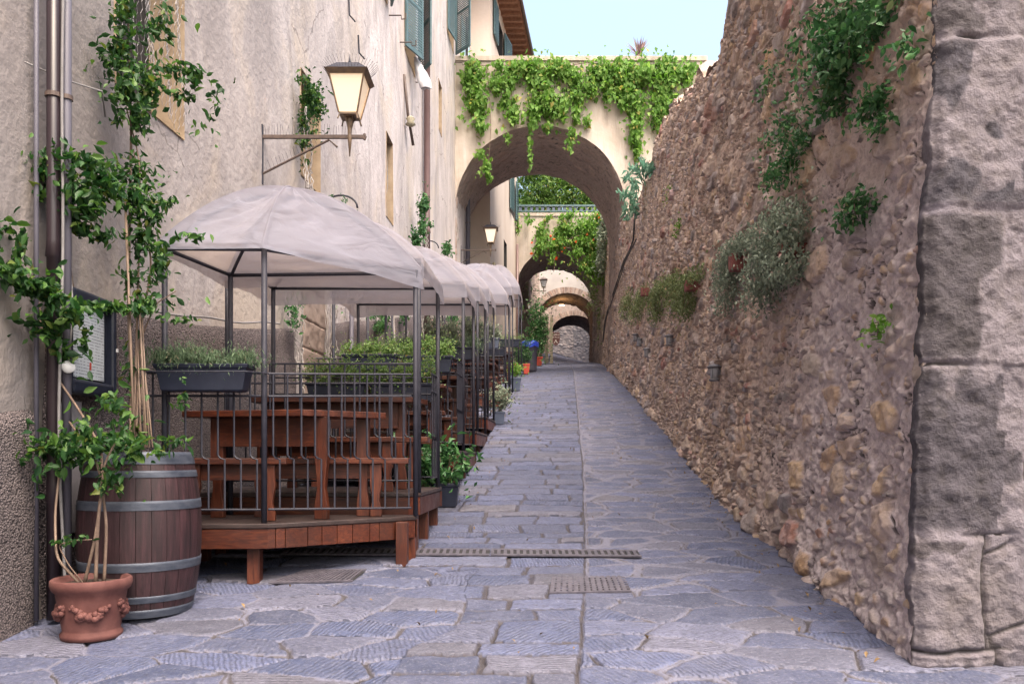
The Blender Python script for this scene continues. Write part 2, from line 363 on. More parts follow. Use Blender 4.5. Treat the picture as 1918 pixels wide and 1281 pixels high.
        mo = t.mix(a, mortar, mortar2); mo = t.mix(t.ramp(n2, [(.3, .5), (.55, 0.)]), mo, (.12, .10, .09))
        c = t.mix(b, c, mo)
        c = t.mix(t.math('MULTIPLY', t.math('SUBTRACT', t.math('MAXIMUM', b, 1.), 1.), 2.), c, (.075, .065, .065))
        h = n2
        if chisel:
            sx = t.n('ShaderNodeSeparateXYZ', {0: t.co}); an = t.math('MULTIPLY', r, 5.1)
            q = t.math('ADD', t.math('MULTIPLY', sx.outputs[0], t.math('COSINE', an)), t.math('MULTIPLY', sx.outputs[1], t.math('SINE', an)))
            q = t.math('ADD', t.math('MULTIPLY', q, t.math('MULTIPLY_ADD', g, 90., 165.)), t.math('MULTIPLY', t.noise(10, det=6, ro=.7), 13.))
            sn = t.math('POWER', t.math('MULTIPLY_ADD', t.math('SINE', q), .5, .5), .45)
            brk = t.ramp(t.noise(11, det=5), [(.36, 0.), (.50, 1.)])
            ch = t.math('MULTIPLY', t.math('MULTIPLY', t.math('SUBTRACT', 1., sn), brk), t.math('SUBTRACT', 1., b))
            ch = t.math('MULTIPLY', ch, t.n('ShaderNodeMapRange', {0: g, 1: .15, 2: .7, 3: .15, 4: 1.}).outputs[0]); c = t.mix(t.math('MULTIPLY', ch, .27), c, (.035, .035, .055))
            h = t.math('SUBTRACT', n2, t.math('MULTIPLY', ch, .6))
        return t.fin(c, .85 if not chisel else .62, t.bump(h, bst, bd), 0, .3)
    M['rubble'] = stone('ochre_and_grey_rubble_stone', [(0, (.47, .30, .17)), (.18, (.36, .26, .20)), (.36, (.52, .37, .23)), (.52, (.29, .25, .235)), (.66, (.48, .35, .25)), (.80, (.20, .185, .195)), (.93, (.43, .31, .23)), (.99, (.30, .13, .10))], (.60, .51, .51), (.66, .49, .38), 30, 1., bd=.02, stain=.35, mixn=.6)
    M['quoin'] = stone('grey_tooled_quoin_stone', [(0, (.05, .045, .055)), (.35, (.08, .068, .07)), (.6, (.028, .032, .06)), (.8, (.095, .08, .075)), (1, (.06, .056, .062))], (.235, .21, .25), (.17, .145, .14), 14, 1., mixn=.25, stain=.9, bd=.05)
    M['vault'] = stone('brown_rubble_vault_stone', [(0, (.30, .22, .19)), (.4, (.38, .29, .25)), (.7, (.22, .18, .17)), (1, (.42, .33, .28))], (.46, .38, .35), (.34, .28, .25), bst=.9, stain=.35)
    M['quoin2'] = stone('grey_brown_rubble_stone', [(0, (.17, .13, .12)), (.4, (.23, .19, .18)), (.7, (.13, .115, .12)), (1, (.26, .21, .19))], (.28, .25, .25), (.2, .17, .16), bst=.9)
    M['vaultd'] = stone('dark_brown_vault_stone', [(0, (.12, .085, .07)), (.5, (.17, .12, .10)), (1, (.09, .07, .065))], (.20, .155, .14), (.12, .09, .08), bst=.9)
    M['brickring'] = stone('worn_brick_voussoir', [(0, (.30, .19, .15)), (.5, (.36, .27, .22)), (1, (.24, .18, .16))], (.40, .34, .32), (.30, .26, .24), bst=.6)
    M['paving'] = stone('grey_blue_chiselled_flagstone', [(0, (.078, .092, .165)), (.3, (.108, .120, .20)), (.55, (.066, .080, .148)), (.80, (.112, .118, .178)), (.97, (.125, .118, .14)), (1, (.10, .113, .185))], (.195, .198, .27), (.055, .052, .07), 34, .9, True, mixn=.3, stain=.75, bd=.016)
init_mats()
# ================================================================ GROUND
def paving():
    Ys = np.exp(np.linspace(math.log(1.6), math.log(60), 1180)); os_ = np.linspace(-3.05, 2.9, 760)
    Yg, og = np.meshgrid(Ys, os_, indexing='ij')
    wx = (fbm(og * 2.2, Yg * 2.2, 4, 3) - .5) * .11; wy = (fbm(og * 2.2 + 40, Yg * 2.2, 4, 5) - .5) * .10
    fx = (fbm(og * 11, Yg * 11, 3, 13) - .5) * .03; fy = (fbm(og * 11, Yg * 11 + 9, 3, 15) - .5) * .03
    oo = og + wx + fx; yy = Yg + wy + fy
    # left lane: coursed slabs
    rr = np.random.default_rng(3); b = np.cumsum(rr.uniform(.17, .34, 400)) - 1
    ri = np.clip(np.searchsorted(b, yy) - 1, 0, 398); d1 = np.minimum(yy - b[ri], b[ri + 1] - yy)
    w = rr.uniform(.42, .85, 400)[ri]; off = rr.uniform(0, 1, 400)[ri]
    q = oo / w + off; ci = np.floor(q); jl = (_h(ci, ri, 5) - .5) * .5; jr = (_h(ci + 1, ri, 5) - .5) * .5
    fr = q - ci; left = fr < jl * .5 + 0.0; 
    ci = np.where(fr < jl * .5, ci - 1, np.where(fr > 1 + jr * .5, ci + 1, ci))
    e = np.minimum(np.abs(q - np.round(q) - np.where(np.round(q) == np.floor(q), jl * .5, jr * .5)), .5) * w
    edL = np.minimum(d1, e); r1L = _h(ci, ri, 21); r2L = _h(ci, ri, 22)
    # right lane and near left corner: crazy paving
    f1, f2, r1, r2, dx, dy = voro(oo / .46, yy / .25, 9, .85)
    edR = (f2 - f1) * .5 * .30
    seam = np.interp(Yg, [0, 3.6, 6, 10, 26, 60], [.08, .10, .22, .33, .55, .6])
    right = og > seam + (wx * .25)
    near = (Yg < 5.75 + (fbm(og * 1.5, Yg, 2, 2) - .5) * 1.2) & (og < -.75 + (fbm(og, Yg * 1.5, 2, 8) - .5) * .8)
    zr = (right | near)
    ed = np.where(zr, edR, edL); ra = np.where(zr, r1, r1L); rb = np.where(zr, r2, r2L)
    seamd = np.abs(og - seam - wx * .25); ed = np.minimum(ed, seamd)
    mw = np.where(zr, .002 + .020 * sstep(.45, 1, vn(og * 1.7, Yg * 1.7, 77)) + .016 * sstep(5.8, 7, Yg), .003 + .010 * vn(og * 3, Yg * 3, 78))
    mort = 1 - sstep(mw, mw + .008, ed)
    crack = np.exp(-((ed - mw) / .007) ** 2)
    fl = (fbm(og * 9, Yg * 9, 4, 50) - .5) * .010
    z = G(og, Yg) + (ra - .5) * .010 * (1 - mort) - np.where(zr, .004, .011) * mort - .016 * crack * sstep(.38, .5, fbm(og * 3, Yg * 3, 2, 66)) + fl * (1 - mort * .5) + (fbm(og * .8, Yg * .8, 3, 61) - .5) * .03
    attr = np.stack([ra, rb, mort, np.where(zr, .25, 1.) ], -1)
    # fade crack into colour: cracks are dark, gather as mortar with zone 'dark'
    cm = (crack > .5) & (fbm(og * 3, Yg * 3, 3, 66) > .40)
    attr[..., 2] = np.where(cm, 1. + crack * .45, attr[..., 2])
    o = gridmesh('street', og + .056 * Yg, Yg, z, M['paving'], attr=attr, flip=True); tag(o, kind='structure')
paving()
def terrain():
    Ys = np.concatenate([np.linspace(-60, 0, 8), np.linspace(1, 58, 60), np.linspace(62, 300, 12)])
    Xs = np.concatenate([np.linspace(-200, -8, 8), np.linspace(-6, 8, 22), np.linspace(10, 200, 8)])
    Yg, Xg = np.meshgrid(Ys, Xs, indexing='ij')
    z = G(np.clip(Xg - .056 * Yg, -3, 3), Yg) - .07
    o = gridmesh('ground', Xg, Yg, z, simple('trodden_earth', (.12, .10, .09), (.2, .17, .15), 2, .9), flip=True); tag(o, kind='structure')
terrain()
# ================================================================ RUBBLE RETAINING WALL (right)
_wy = [0, 26, 27, 34, 44, 50, 54, 70]; _wo = [1.75, 1.75, 1.8, 1.95, 2.15, 2.5, 2.7, 3.2]
_ty = [0, 3.7, 8.2, 8.85, 9.3, 9.7, 10.6, 11.3, 13.2, 15.4, 16.4, 17.6, 18.8, 21.6, 23, 28, 34, 60]
_tz = [8.5, 8.3, 7.3, 6.75, 6.45, 6.40, 6.70, 6.9, 7.45, 7.80, 7.65, 7.55, 7.6, 8.2, 8.7, 10.2, 12, 14]
def wall_o(Y, z): return np.interp(Y, _wy, _wo) + .035 * (z - G(1.7, Y))
def wall_top(Y): return np.interp(Y, _ty, _tz) + (fbm(Y * 2.2, Y * 0, 4, 91) - .5) * .45 * sstep(6, 8, Y)
def rubble(a, b, zone, big):
    """a: horizontal metres, b: vertical metres -> relief, attributes"""
    wa = (fbm(a * 3, b * 3, 4, 103) - .5) * .16; wb = (fbm(a * 3 + 31, b * 3, 4, 105) - .5) * .13
    f = voro((a + wa) / .125, (b + wb) / .082, 111, .85); g = voro((a + wa) / .30, (b + wb) / .19, 131, .85); k = voro((a + wa) / .062, (b + wb) / .05, 151, .9)
    selb = fbm(a * .9, b * .9, 3, 121) + big * .35; sels = fbm(a * 1.3 + 9, b * 1.3, 3, 125)
    mb = (g[2] > 1.20 - selb); ms = (k[2] > .45) & (sels > .52)
    ed = np.where(mb, (g[1] - g[0]) * .11, (f[1] - f[0]) * .055); 
    r1 = np.where(mb, g[2] * 7 % 1, f[2]); r2 = np.where(mb, g[3], f[3]); sc = np.where(mb, 1.9, 1.)
    ed = np.where(ms & ~mb, (k[1] - k[0]) * .026, ed); r1 = np.where(ms & ~mb, k[2], r1); r2 = np.where(ms & ~mb, k[3], r2); sc = np.where(ms & ~mb, .55, sc)
    sunk = r2 < zone * .50            # stones lost under the mortar
    mw = .006 + .010 * fbm(a * 2, b * 2, 2, 141) + .012 * zone
    st = sstep(mw * .5, mw * .5 + .014 * sc, ed); st = np.where(sunk, st * .25, st)
    mort = 1 - sstep(mw * .7, mw * .7 + .008, ed); mort = np.where(sunk, np.maximum(mort, .80), mort)
    tilt = ((f[4]) * (r1 - .5) + f[5] * (r2 - .5)) * .02
    rel = st * (.014 + .024 * r1) * np.clip(sc, .6, 1.6) + np.where(sunk, 0, tilt) + (fbm(a * 14, b * 14, 4, 161) - .5) * .032 + sstep(.52, .62, fbm(a * 7, b * 7, 4, 163)) * .012 + (fbm(a * .7, b * .7, 3, 165) - .5) * .11
    hole = (r1 > .45) & (r1 < .475) & ~sunk; rel = rel - np.where(hole, .05 * st, 0)
    rel += mort * (fbm(a * 26, b * 26, 3, 171) - .5) * .035
    gap = np.exp(-((ed - mw * .7) / .0055) ** 2) * sstep(.46, .56, fbm(a * 2.3, b * 2.3, 3, 191)) * (~sunk)
    rel = rel - gap * .022; mort = np.where(gap > .45, 1. + gap * .5, mort)
    return rel, np.stack([r1, r2, mort, 1 - zone], -1)
retain = E('stone_retaining_wall', S(1.75, 3.7, G(1.75, 3.7)), 'long tall rubble stone wall with crumbling top running up the right side of the lane', 'stone wall')
def right_wall():
    Ys = np.exp(np.linspace(math.log(3.835), math.log(57.5), 1500)); ts = np.linspace(0, 1, 760)
    Yg, tg = np.meshgrid(Ys, ts, indexing='ij')
    bot = G(1.75, Yg) - .25; top = wall_top(Yg)
    zg = bot + tg * (top - bot)
    a = Yg; b = zg
    hg = zg - G(1.75, Yg)
    zone = sstep(7.8, 4.8, Yg) * .80 * sstep(3.6, 2.0, hg) + .12 + .25 * fbm(Yg * .7, zg * .7, 3, 181)
    zone = np.clip(zone, 0, 1); big = sstep(1.8, 3.2, hg) * sstep(12, 7, Yg)
    rel, attr = rubble(a, b, zone, big)
    foot = .07 * sstep(.35, 0, hg) * vn(Yg * 5, zg * 4, 5)
    edge = sstep(3.83, 4.0, Yg)
    o = wall_o(Yg, zg) - (rel) * (.3 + .7 * edge) - foot
    o -= .035 * sstep(4.6, 3.85, Yg)
    o += .12 * sstep(.97, 1, tg) * vn(Yg * 4, Yg * 0, 6)
    gridmesh('rubble_face', o + .056 * Yg, Yg, zg, M['rubble'], retain, attr, flip=False)
    # crumbled top and back
    Ys2 = Ys[::2]; s2 = np.linspace(0, 1, 26); Yg, sg = np.meshgrid(Ys2, s2, indexing='ij')
    top = wall_top(Yg); oe = wall_o(Yg, top)
    rel2, attr2 = rubble(Yg + 50, sg * 1.2, np.full(Yg.shape, .3), 1)
    zz = top - .02 + np.where(sg < .62, rel2 * 1.5 * sstep(0, .1, sg), 0) - np.where(sg >= .62, (sg - .62) / .38 * (top + 1), 0)
    oo = oe + .01 + np.minimum(sg, .62) / .62 * .75 - .02
    gridmesh('wall_top', oo + .056 * Yg, Yg, zz, M['rubble'], retain, attr2)
right_wall()
# corner of big dressed blocks where the wall ends
def quoins():
    Xs = np.linspace(1.915, 5.2, 560); Zs = np.linspace(-.1 + .4, 8.4, 1050)
    Zg, Xg = np.meshgrid(Zs, Xs, indexing='ij')
    zw = Zg + (fbm(Xg * 2.5, Zg * 2.5, 4, 201) - .5) * .06; xw = Xg + (fbm(Xg * 3, Zg * 3 + 7, 4, 203) - .5) * .06
    lev = np.array([-.6, .36, .68, 1.24, 2.03, 2.77, 3.60, 4.3, 5.0, 5.8, 6.5, 7.3, 8.2, 9.2]); wid = [2.9, 2.30, 2.25, 2.42, 2.28, 3.1, 2.6, 2.6, 3.0, 2.5, 2.9, 2.6, 3.0]
    li = np.clip(np.searchsorted(lev, zw) - 1, 0, len(lev) - 2)
    d1 = np.minimum(zw - lev[li], lev[li + 1] - zw); W = np.array(wid)[li]
    first = xw < W
    f = voro(xw / .42 + li * 3.3, zw / .30, 211, .8)
    e2 = np.where(first, np.minimum(d1, W - xw), np.minimum((f[1] - f[0]) * .15, xw - W))
    r1 = np.where(first, _h(li, li * 0, 5), f[2]); r2 = np.where(first, _h(li, li * 0 + 3, 8), f[3])
    soft = fbm(Xg * 2.2, Zg * 2.2, 4, 221)
    sunk = (~first) & (r2 < .6)
    mort = 1 - sstep(.008, .035 + .03 * soft, e2)
    pat = 1
    mort = np.maximum(mort, sstep(.50, .53, soft + .05 * (xw > 2.30)) * .95); mort = np.where(sunk, .9, mort)
    st = sstep(0, .03, e2); st = np.where(sunk, st * .2, st)
    tool = np.sin(zw * 150 + 5 * fbm(Xg * 4, Zg * 4, 3, 222)) * (li == 1) * first * .004
    rel = st * (.006 + .012 * r1) + (fbm(Xg * 14, Zg * 14, 5, 231) - .5) * .04 + (soft - .5) * .05 - np.exp(-(e2 / .010) ** 2) * .02 * sstep(.4, .5, fbm(Xg * 3, Zg * 3, 2, 244)) - .012 * sstep(.6, .7, soft) + tool
    corner = np.exp(-((Xg - 1.915) / .03) ** 2) * .04
    Yg = 3.80 - rel + corner + (Xg - 1.9) * .02
    batter = .037 * (Zg - .8)
    # left edge wraps back to meet the rubble face
    jt = np.exp(-(e2 / .008) ** 2) * sstep(.40, .50, fbm(Xg * 3, Zg * 3, 3, 244)); mort = np.where(jt > .4, 1 + jt * .5, mort)
    attr = np.stack([r1, r2, mort, np.clip(soft - .2, 0, 1)], -1)
    XX = Xg + batter + (fbm(Xg * 0, Zg * 7, 5, 241) - .5) * .055 * np.exp(-((Xg - 1.9) / .1) ** 2)
    XX = np.concatenate([XX[:, :1] + .03, XX[:, :1] + .004, XX], 1); Yg = np.concatenate([Yg[:, :1] * 0 + 3.96, Yg[:, :1] + .045, Yg], 1)
    Zg = np.concatenate([Zg[:, :2], Zg], 1); attr = np.concatenate([attr[:, :2], attr], 1)
    gridmesh('corner_blocks', XX, Yg, Zg, M['quoin'], retain, attr, flip=False)
quoins()
# ================================================================ LEFT BUILDING
LO = -2.92
bld = E('plastered_building', S(LO, 4, G(LO, 4)), 'tall long building of stained pinkish plaster along the left side of the lane', 'building')
def wx(Y): return LO + .056 * Y
holes = []   # (name, Y0, Y1, z0, z1, depth)
holes += [('net', 5.30, 6.26, 4.07, 5.9, .28), ('tall', 9.10, 9.86, 4.80, 6.02, .30), ('lancet', 13.65, 14.25, 5.70, 7.15, .28),
          ('slot', 19.8, 20.35, 9.70, 10.95, .25), ('shA', 15.35, 16.5, 9.40, 11.4, .25), ('shB', 21.3, 22.6, 12.95, 15.3, .25), ('shC', 12.55, 13.75, 9.35, 11.3, .25), ('shD', 24.3, 25.9, 12.6, 15.1, .2), ]
def building_wall():
    Ys = set(np.round(np.exp(np.linspace(math.log(.6), math.log(27.0), 150)), 3)) | set(np.round(np.linspace(-8, .4, 20), 3)); Zs = set(np.round(np.linspace(-.4, 17.5, 110), 3))  # unseen stretch behind the camera, added to block light on the near ground
    for h in holes: Ys |= {h[1], h[2]}; Zs |= {h[3], h[4]}
    def clean(s, keep):
        s = sorted(s); out = []
        for v in s:
            if out and v - out[-1] < .03:
                if v in keep: out[-1] = v
                continue
            out.append(v)
        return np.array(out)
    Ys = clean(Ys, {q for h in holes for q in h[1:3]}); Zs = clean(Zs, {q for h in holes for q in h[3:5]})
    Yg, Zg = np.meshgrid(Ys, Zs, indexing='ij'); keep = np.ones((len(Ys) - 1, len(Zs) - 1), bool)
    Ym = (Ys[1:] + Ys[:-1])[:, None] / 2; Zm = (Zs[1:] + Zs[:-1])[None, :] / 2
    edge = np.zeros(Yg.shape)
    for n, y0, y1, z0, z1, d in holes:
        keep &= ~((Ym > y0) & (Ym < y1) & (Zm > z0) & (Zm < z1))
    rel = (fbm(Yg * .9, Zg * .9, 4, 301) - .5) * .05
    X = wx(Yg) + rel
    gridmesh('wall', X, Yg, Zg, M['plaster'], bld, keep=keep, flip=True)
    for n, y0, y1, z0, z1, d in holes:
        mb = MB(); e = .04
        for (ya, yb, za, zb) in ((y0, y0, z0, z1), (y1, y1, z0, z1)):
            V = [(wx(ya) + e, ya, za), (wx(ya) + e, ya, zb), (wx(ya) - d, ya, zb), (wx(ya) - d, ya, za)]
        V = []; 
        for (y, z) in ((y0, z0), (y1, z0), (y1, z1), (y0, z1)): V += [(wx(y) + .03, y, z), (wx(y) - d, y, z)]
        # reveal tube + back in one mesh; front rim slightly inside the wall plane
        V = [(v[0] - .055 if i % 2 == 0 else v[0], v[1], v[2]) for i, v in enumerate(V)]
        Fc = [(0, 1, 3, 2), (2, 3, 5, 4), (4, 5, 7, 6), (6, 7, 1, 0)]
        V2 = [(wx(y) + .06, y, z) for (y, z) in ((y0, z0), (y1, z0), (y1, z1), (y0, z1))]
        mb.add([(wx(y) + .012 + (fbm(np.array([y * .9]), np.array([z * .9]), 4, 301)[0] - .5) * .05, y, z) if k == 0 else (wx(y) - d, y, z) for (y, z) in ((y0, z0), (y1, z0), (y1, z1), (y0, z1)) for k in (0, 1)], Fc)
        f = mb.build('window_reveal' if n != 'door' else 'door_recess', M['reveal'], bld, world=True)
        mb = MB(); mb.add([(wx(y) - d + .01, y, z) for (y, z) in ((y0, z0), (y1, z0), (y1, z1), (y0, z1))], [(0, 1, 2, 3)])
        w_ = mb.build('window' if n != 'door' else 'door', M['dark'] if n != 'door' else M['wood_z'], bld, world=True)
building_wall()
def dado(name, Y0, Y1, hfun, n=60):
    Ys = np.linspace(Y0, Y1, n); Zt = np.array([G(LO, y) + hfun(y) for y in Ys])
    V = []; Fc = []
    rows = 26
    ts = np.linspace(0, 1, rows); Yg, tg = np.meshgrid(Ys, ts, indexing='ij'); bot = G(LO, Yg) - .15
    Zg = bot + (Zt[:, None] - bot) * tg
    X = wx(Yg) + .045 + (fbm(Yg * 2, Zg * 2, 4, 311) - .5) * .05
    X = np.where(tg >= .999, wx(Yg) - .03, X); Zg = np.where(tg >= .999, Zg + .01, Zg)
    e = (Yg <= Y0 + 1e-6) | (Yg >= Y1 - 1e-6); X = np.where(e, wx(Yg) - .03, X)
    gridmesh(name, X, Yg, Zg, M['rough'], bld, flip=True)
M['slabm'] = simple('pale_grey_slab', (.20, .19, .21), (.30, .28, .31), 7, .7)
dado('roughcast_dado', -8, 4.50, lambda y: 1.20 + .01 * sin(y * 9), 150)  # starts with the added unseen stretch of wall
dado('roughcast_dado', 4.52, 8.85, lambda y: 1.80, 80)
dado('roughcast_dado', 10.25, 14.2, lambda y: 1.85, 60)
dado('roughcast_dado', 14.4, 22.8, lambda y: 1.9, 80)
MB().box(wx(4.6) - .02, wx(4.6) + .075, 4.56, 4.82, 1.15, 1.93).build('stone_slab', M['slabm'], bld, world=True, bevel=.004)
# dado cable
MB().tube([(wx(y) + .05, y, G(LO, y) + 1.83 + .01 * sin(y * 5)) for y in np.linspace(4.9, 8.3, 18)], .009, 5).build('cable', M['cable'], bld, world=True)
# stone door jamb of big blocks
def jamb(y0, y1, z1):
    z = G(LO, y0) - .1; i = 0
    while z < z1:
        h = random.uniform(.30, .42); w = .0 if i % 2 else .10
        yg = np.linspace(y0, y1 + w, 40); zg = np.linspace(z + .001, z + h - .001, 20); Yg, Zg = np.meshgrid(yg, zg, indexing='ij')
        ed = np.minimum.reduce([Yg - y0, y1 + w - Yg, Zg - z, z + h - Zg])
        X = wx(Yg) + .03 + sstep(0, .014, ed) * .012 + (fbm(Yg * 9, Zg * 9, 4, 330 + i) - .5) * .03
        at = np.zeros(Yg.shape + (4,)); at[..., 0] = .2 + .4 * random.random(); at[..., 1] = .7 + .3 * random.random(); at[..., 3] = .2
        gridmesh('jamb_block', X, Yg, Zg, M['jamb'], bld, at, flip=True); z += h; i += 1
t = NT('sandy_jamb_stone'); nn = t.noise(9, det=6); M['jamb'] = t.fin(t.mix(nn, (.34, .265, .225), (.22, .17, .15)), .9, t.bump(nn, .7, .015))
jamb(9.12, 9.95, 3.75)
# downpipes
def pipe(name, o, Y, z0, z1, r, mt, joints=(), clips=()):
    mb = MB(); x = o + .056 * Y
    pts = []; zs = sorted([z0, z1] + [j + d for j in joints for d in (-.05, -.045, .05, .055)])
    mb.lathe([(r * (1.18 if any(abs(z - j) < .052 for j in joints) and any(abs(z - j) <= .046 for j in joints) else 1.0), z) for z in zs], (x, Y, 0), 14)
    p = mb.build(name, mt, bld, True, True)
    for c in clips:
        MB().lathe([(r + .002, c - .012), (r + .008, c - .012), (r + .008, c + .012), (r + .002, c + .012)], (x, Y, 0), 14).build('pipe_clip', M['rust'], p, world=True)
    return p
pipe('downpipe', LO + .13, 4.44, G(LO, 4.7), 5.6, .036, M['piped'], (2.75, 1.4), (3.6,))
pipe('conduit', LO + .185, 4.47, G(LO, 4.7), 5.6, .024, M['pipel'], (), (3.6,))
pipe('conduit', LO + .06, 4.40, G(LO, 4.7), 5.6, .013, M['pipel'])
pipe('downpipe', LO + .10, 17.4, G(LO, 17.4), 15.5, .068, M['pipe'], (6.5, 12.2), (9.6, 5.2))
pipe('downpipe', LO + .10, 11.0, G(LO, 11), 3.9, .03, M['pipel']); pipe('downpipe', LO + .10, 25.4, G(LO, 25.4), 15.5, .07, M['pipel'], (), (9.,))
MB().tube([S(LO + .195 + .012 * sin(z * 3), 4.41 + .02 * sin(z * 2.1), z) for z in np.linspace(.8, 5.6, 40)], .0085, 6).build('cable', M['cable'], bld, True, True)
MB().tube([S(LO + .03, 4.35, 3.74), S(LO + .1, 4.6, 3.76), S(LO + .24, 4.72, 3.75), S(LO + .1, 5.0, 3.72)], .005, 5).build('wire_tie', M['cable'], bld, True, True)
# shutters
def shutter(parent, y0, w, z0, z1, ang, mt, hinge='near'):
    """leaf hinged at y0 on the wall plane, swung ang degrees off the wall"""
    a = R(ang); dx, dy = sin(a), (cos(a) if hinge == 'near' else -cos(a))
    x0 = wx(y0) + .05
    def pt(s, t, z): return (x0 + dx * s - dy * t, y0 + dy * s + dx * t, z)
    mb = MB(); T = .035
    fr = .06
    for (s0, s1, za, zb) in ((0, fr, z0, z1), (w - fr, w, z0, z1), (fr, w - fr, z0, z0 + fr), (fr, w - fr, z1 - fr, z1), (fr, w - fr, (z0 + z1) / 2 - .03, (z0 + z1) / 2 + .03)):
        P8 = [pt(s, t_, z) for z in (za, zb) for (s, t_) in ((s0, 0), (s1, 0), (s1, T), (s0, T))]
        mb.add(P8, [(3, 2, 1, 0), (4, 5, 6, 7), (0, 1, 5, 4), (1, 2, 6, 5), (2, 3, 7, 6), (3, 0, 4, 7)])
    n = int((z1 - z0) / .055)
    for i in range(n):
        za = z0 + fr + (z1 - z0 - 2 * fr) * i / n
        P8 = [pt(s, t_, z + (.03 if t_ > .01 else 0)) for z in (za, za + .036) for (s, t_) in ((fr, 0.005), (w - fr, 0.005), (w - fr, T - .005), (fr, T - .005))]
        mb.add(P8, [(3, 2, 1, 0), (4, 5, 6, 7), (0, 1, 5, 4), (1, 2, 6, 5), (2, 3, 7, 6), (3, 0, 4, 7)])
    return mb.build('shutter', mt, parent, world=True)
shutter(bld, 15.3, .62, 9.45, 11.35, 25, M['shutter']); shutter(bld, 16.55, .62, 9.45, 11.35, 30, M['shutter'], 'far')
shutter(bld, 21.25, .68, 12.95, 15.2, 14, M['shutter'], 'near'); shutter(bld, 22.65, .68, 12.95, 15.2, 40, M['shutter'], 'far')
shutter(bld, 12.5, .6, 9.35, 11.3, 12, M['shutter']); shutter(bld, 13.8, .6, 9.35, 11.3, 18, M['shutter'], 'far')
shutter(bld, 24.35, .7, 12.7, 15.0, 4, M['shutterp']); shutter(bld, 25.85, .7, 12.7, 15.0, 4, M['shutterp'], 'far')
for (y, z) in ((14.9, 9.3), (16.6, 9.35), (22.9, 12.85), (13.9, 9.25)):   # iron window hooks
    MB().tube([(wx(y) - .02, y, z), (wx(y) + .22, y, z), (wx(y) + .22, y + .03, z - .05), (wx(y) + .30, y, z - .06), (wx(y) + .30, y, z + .04)], .012, 5).build('shutter_hook', M['rust'], bld, world=True)
for (y, z0, z1) in ((11.15, 8.1, 7.75), (11.7, 7.75, 7.5)):
    MB().tube([(wx(y) + .02, y, z0), (wx(y) + .03, y + .02, z1), (wx(y) + .10, y + .08, z1 - .06)], .012, 5).build('wall_hook', M['iron'], bld, world=True)
# leaning iron bar with insulator
MB().tube([P(757, 140, 15.2), P(764, 215, 15.35), P(774, 273, 15.6)], .028, 7).build('iron_bar', M['rust'], bld, True, True)
MB().lathe([(.03, -.1), (.10, -.06), (.06, 0), (.09, .05), (.03, .1)], P(769, 228, 15.35), 12).build('insulator', M['stonebird'], bld, True, True)
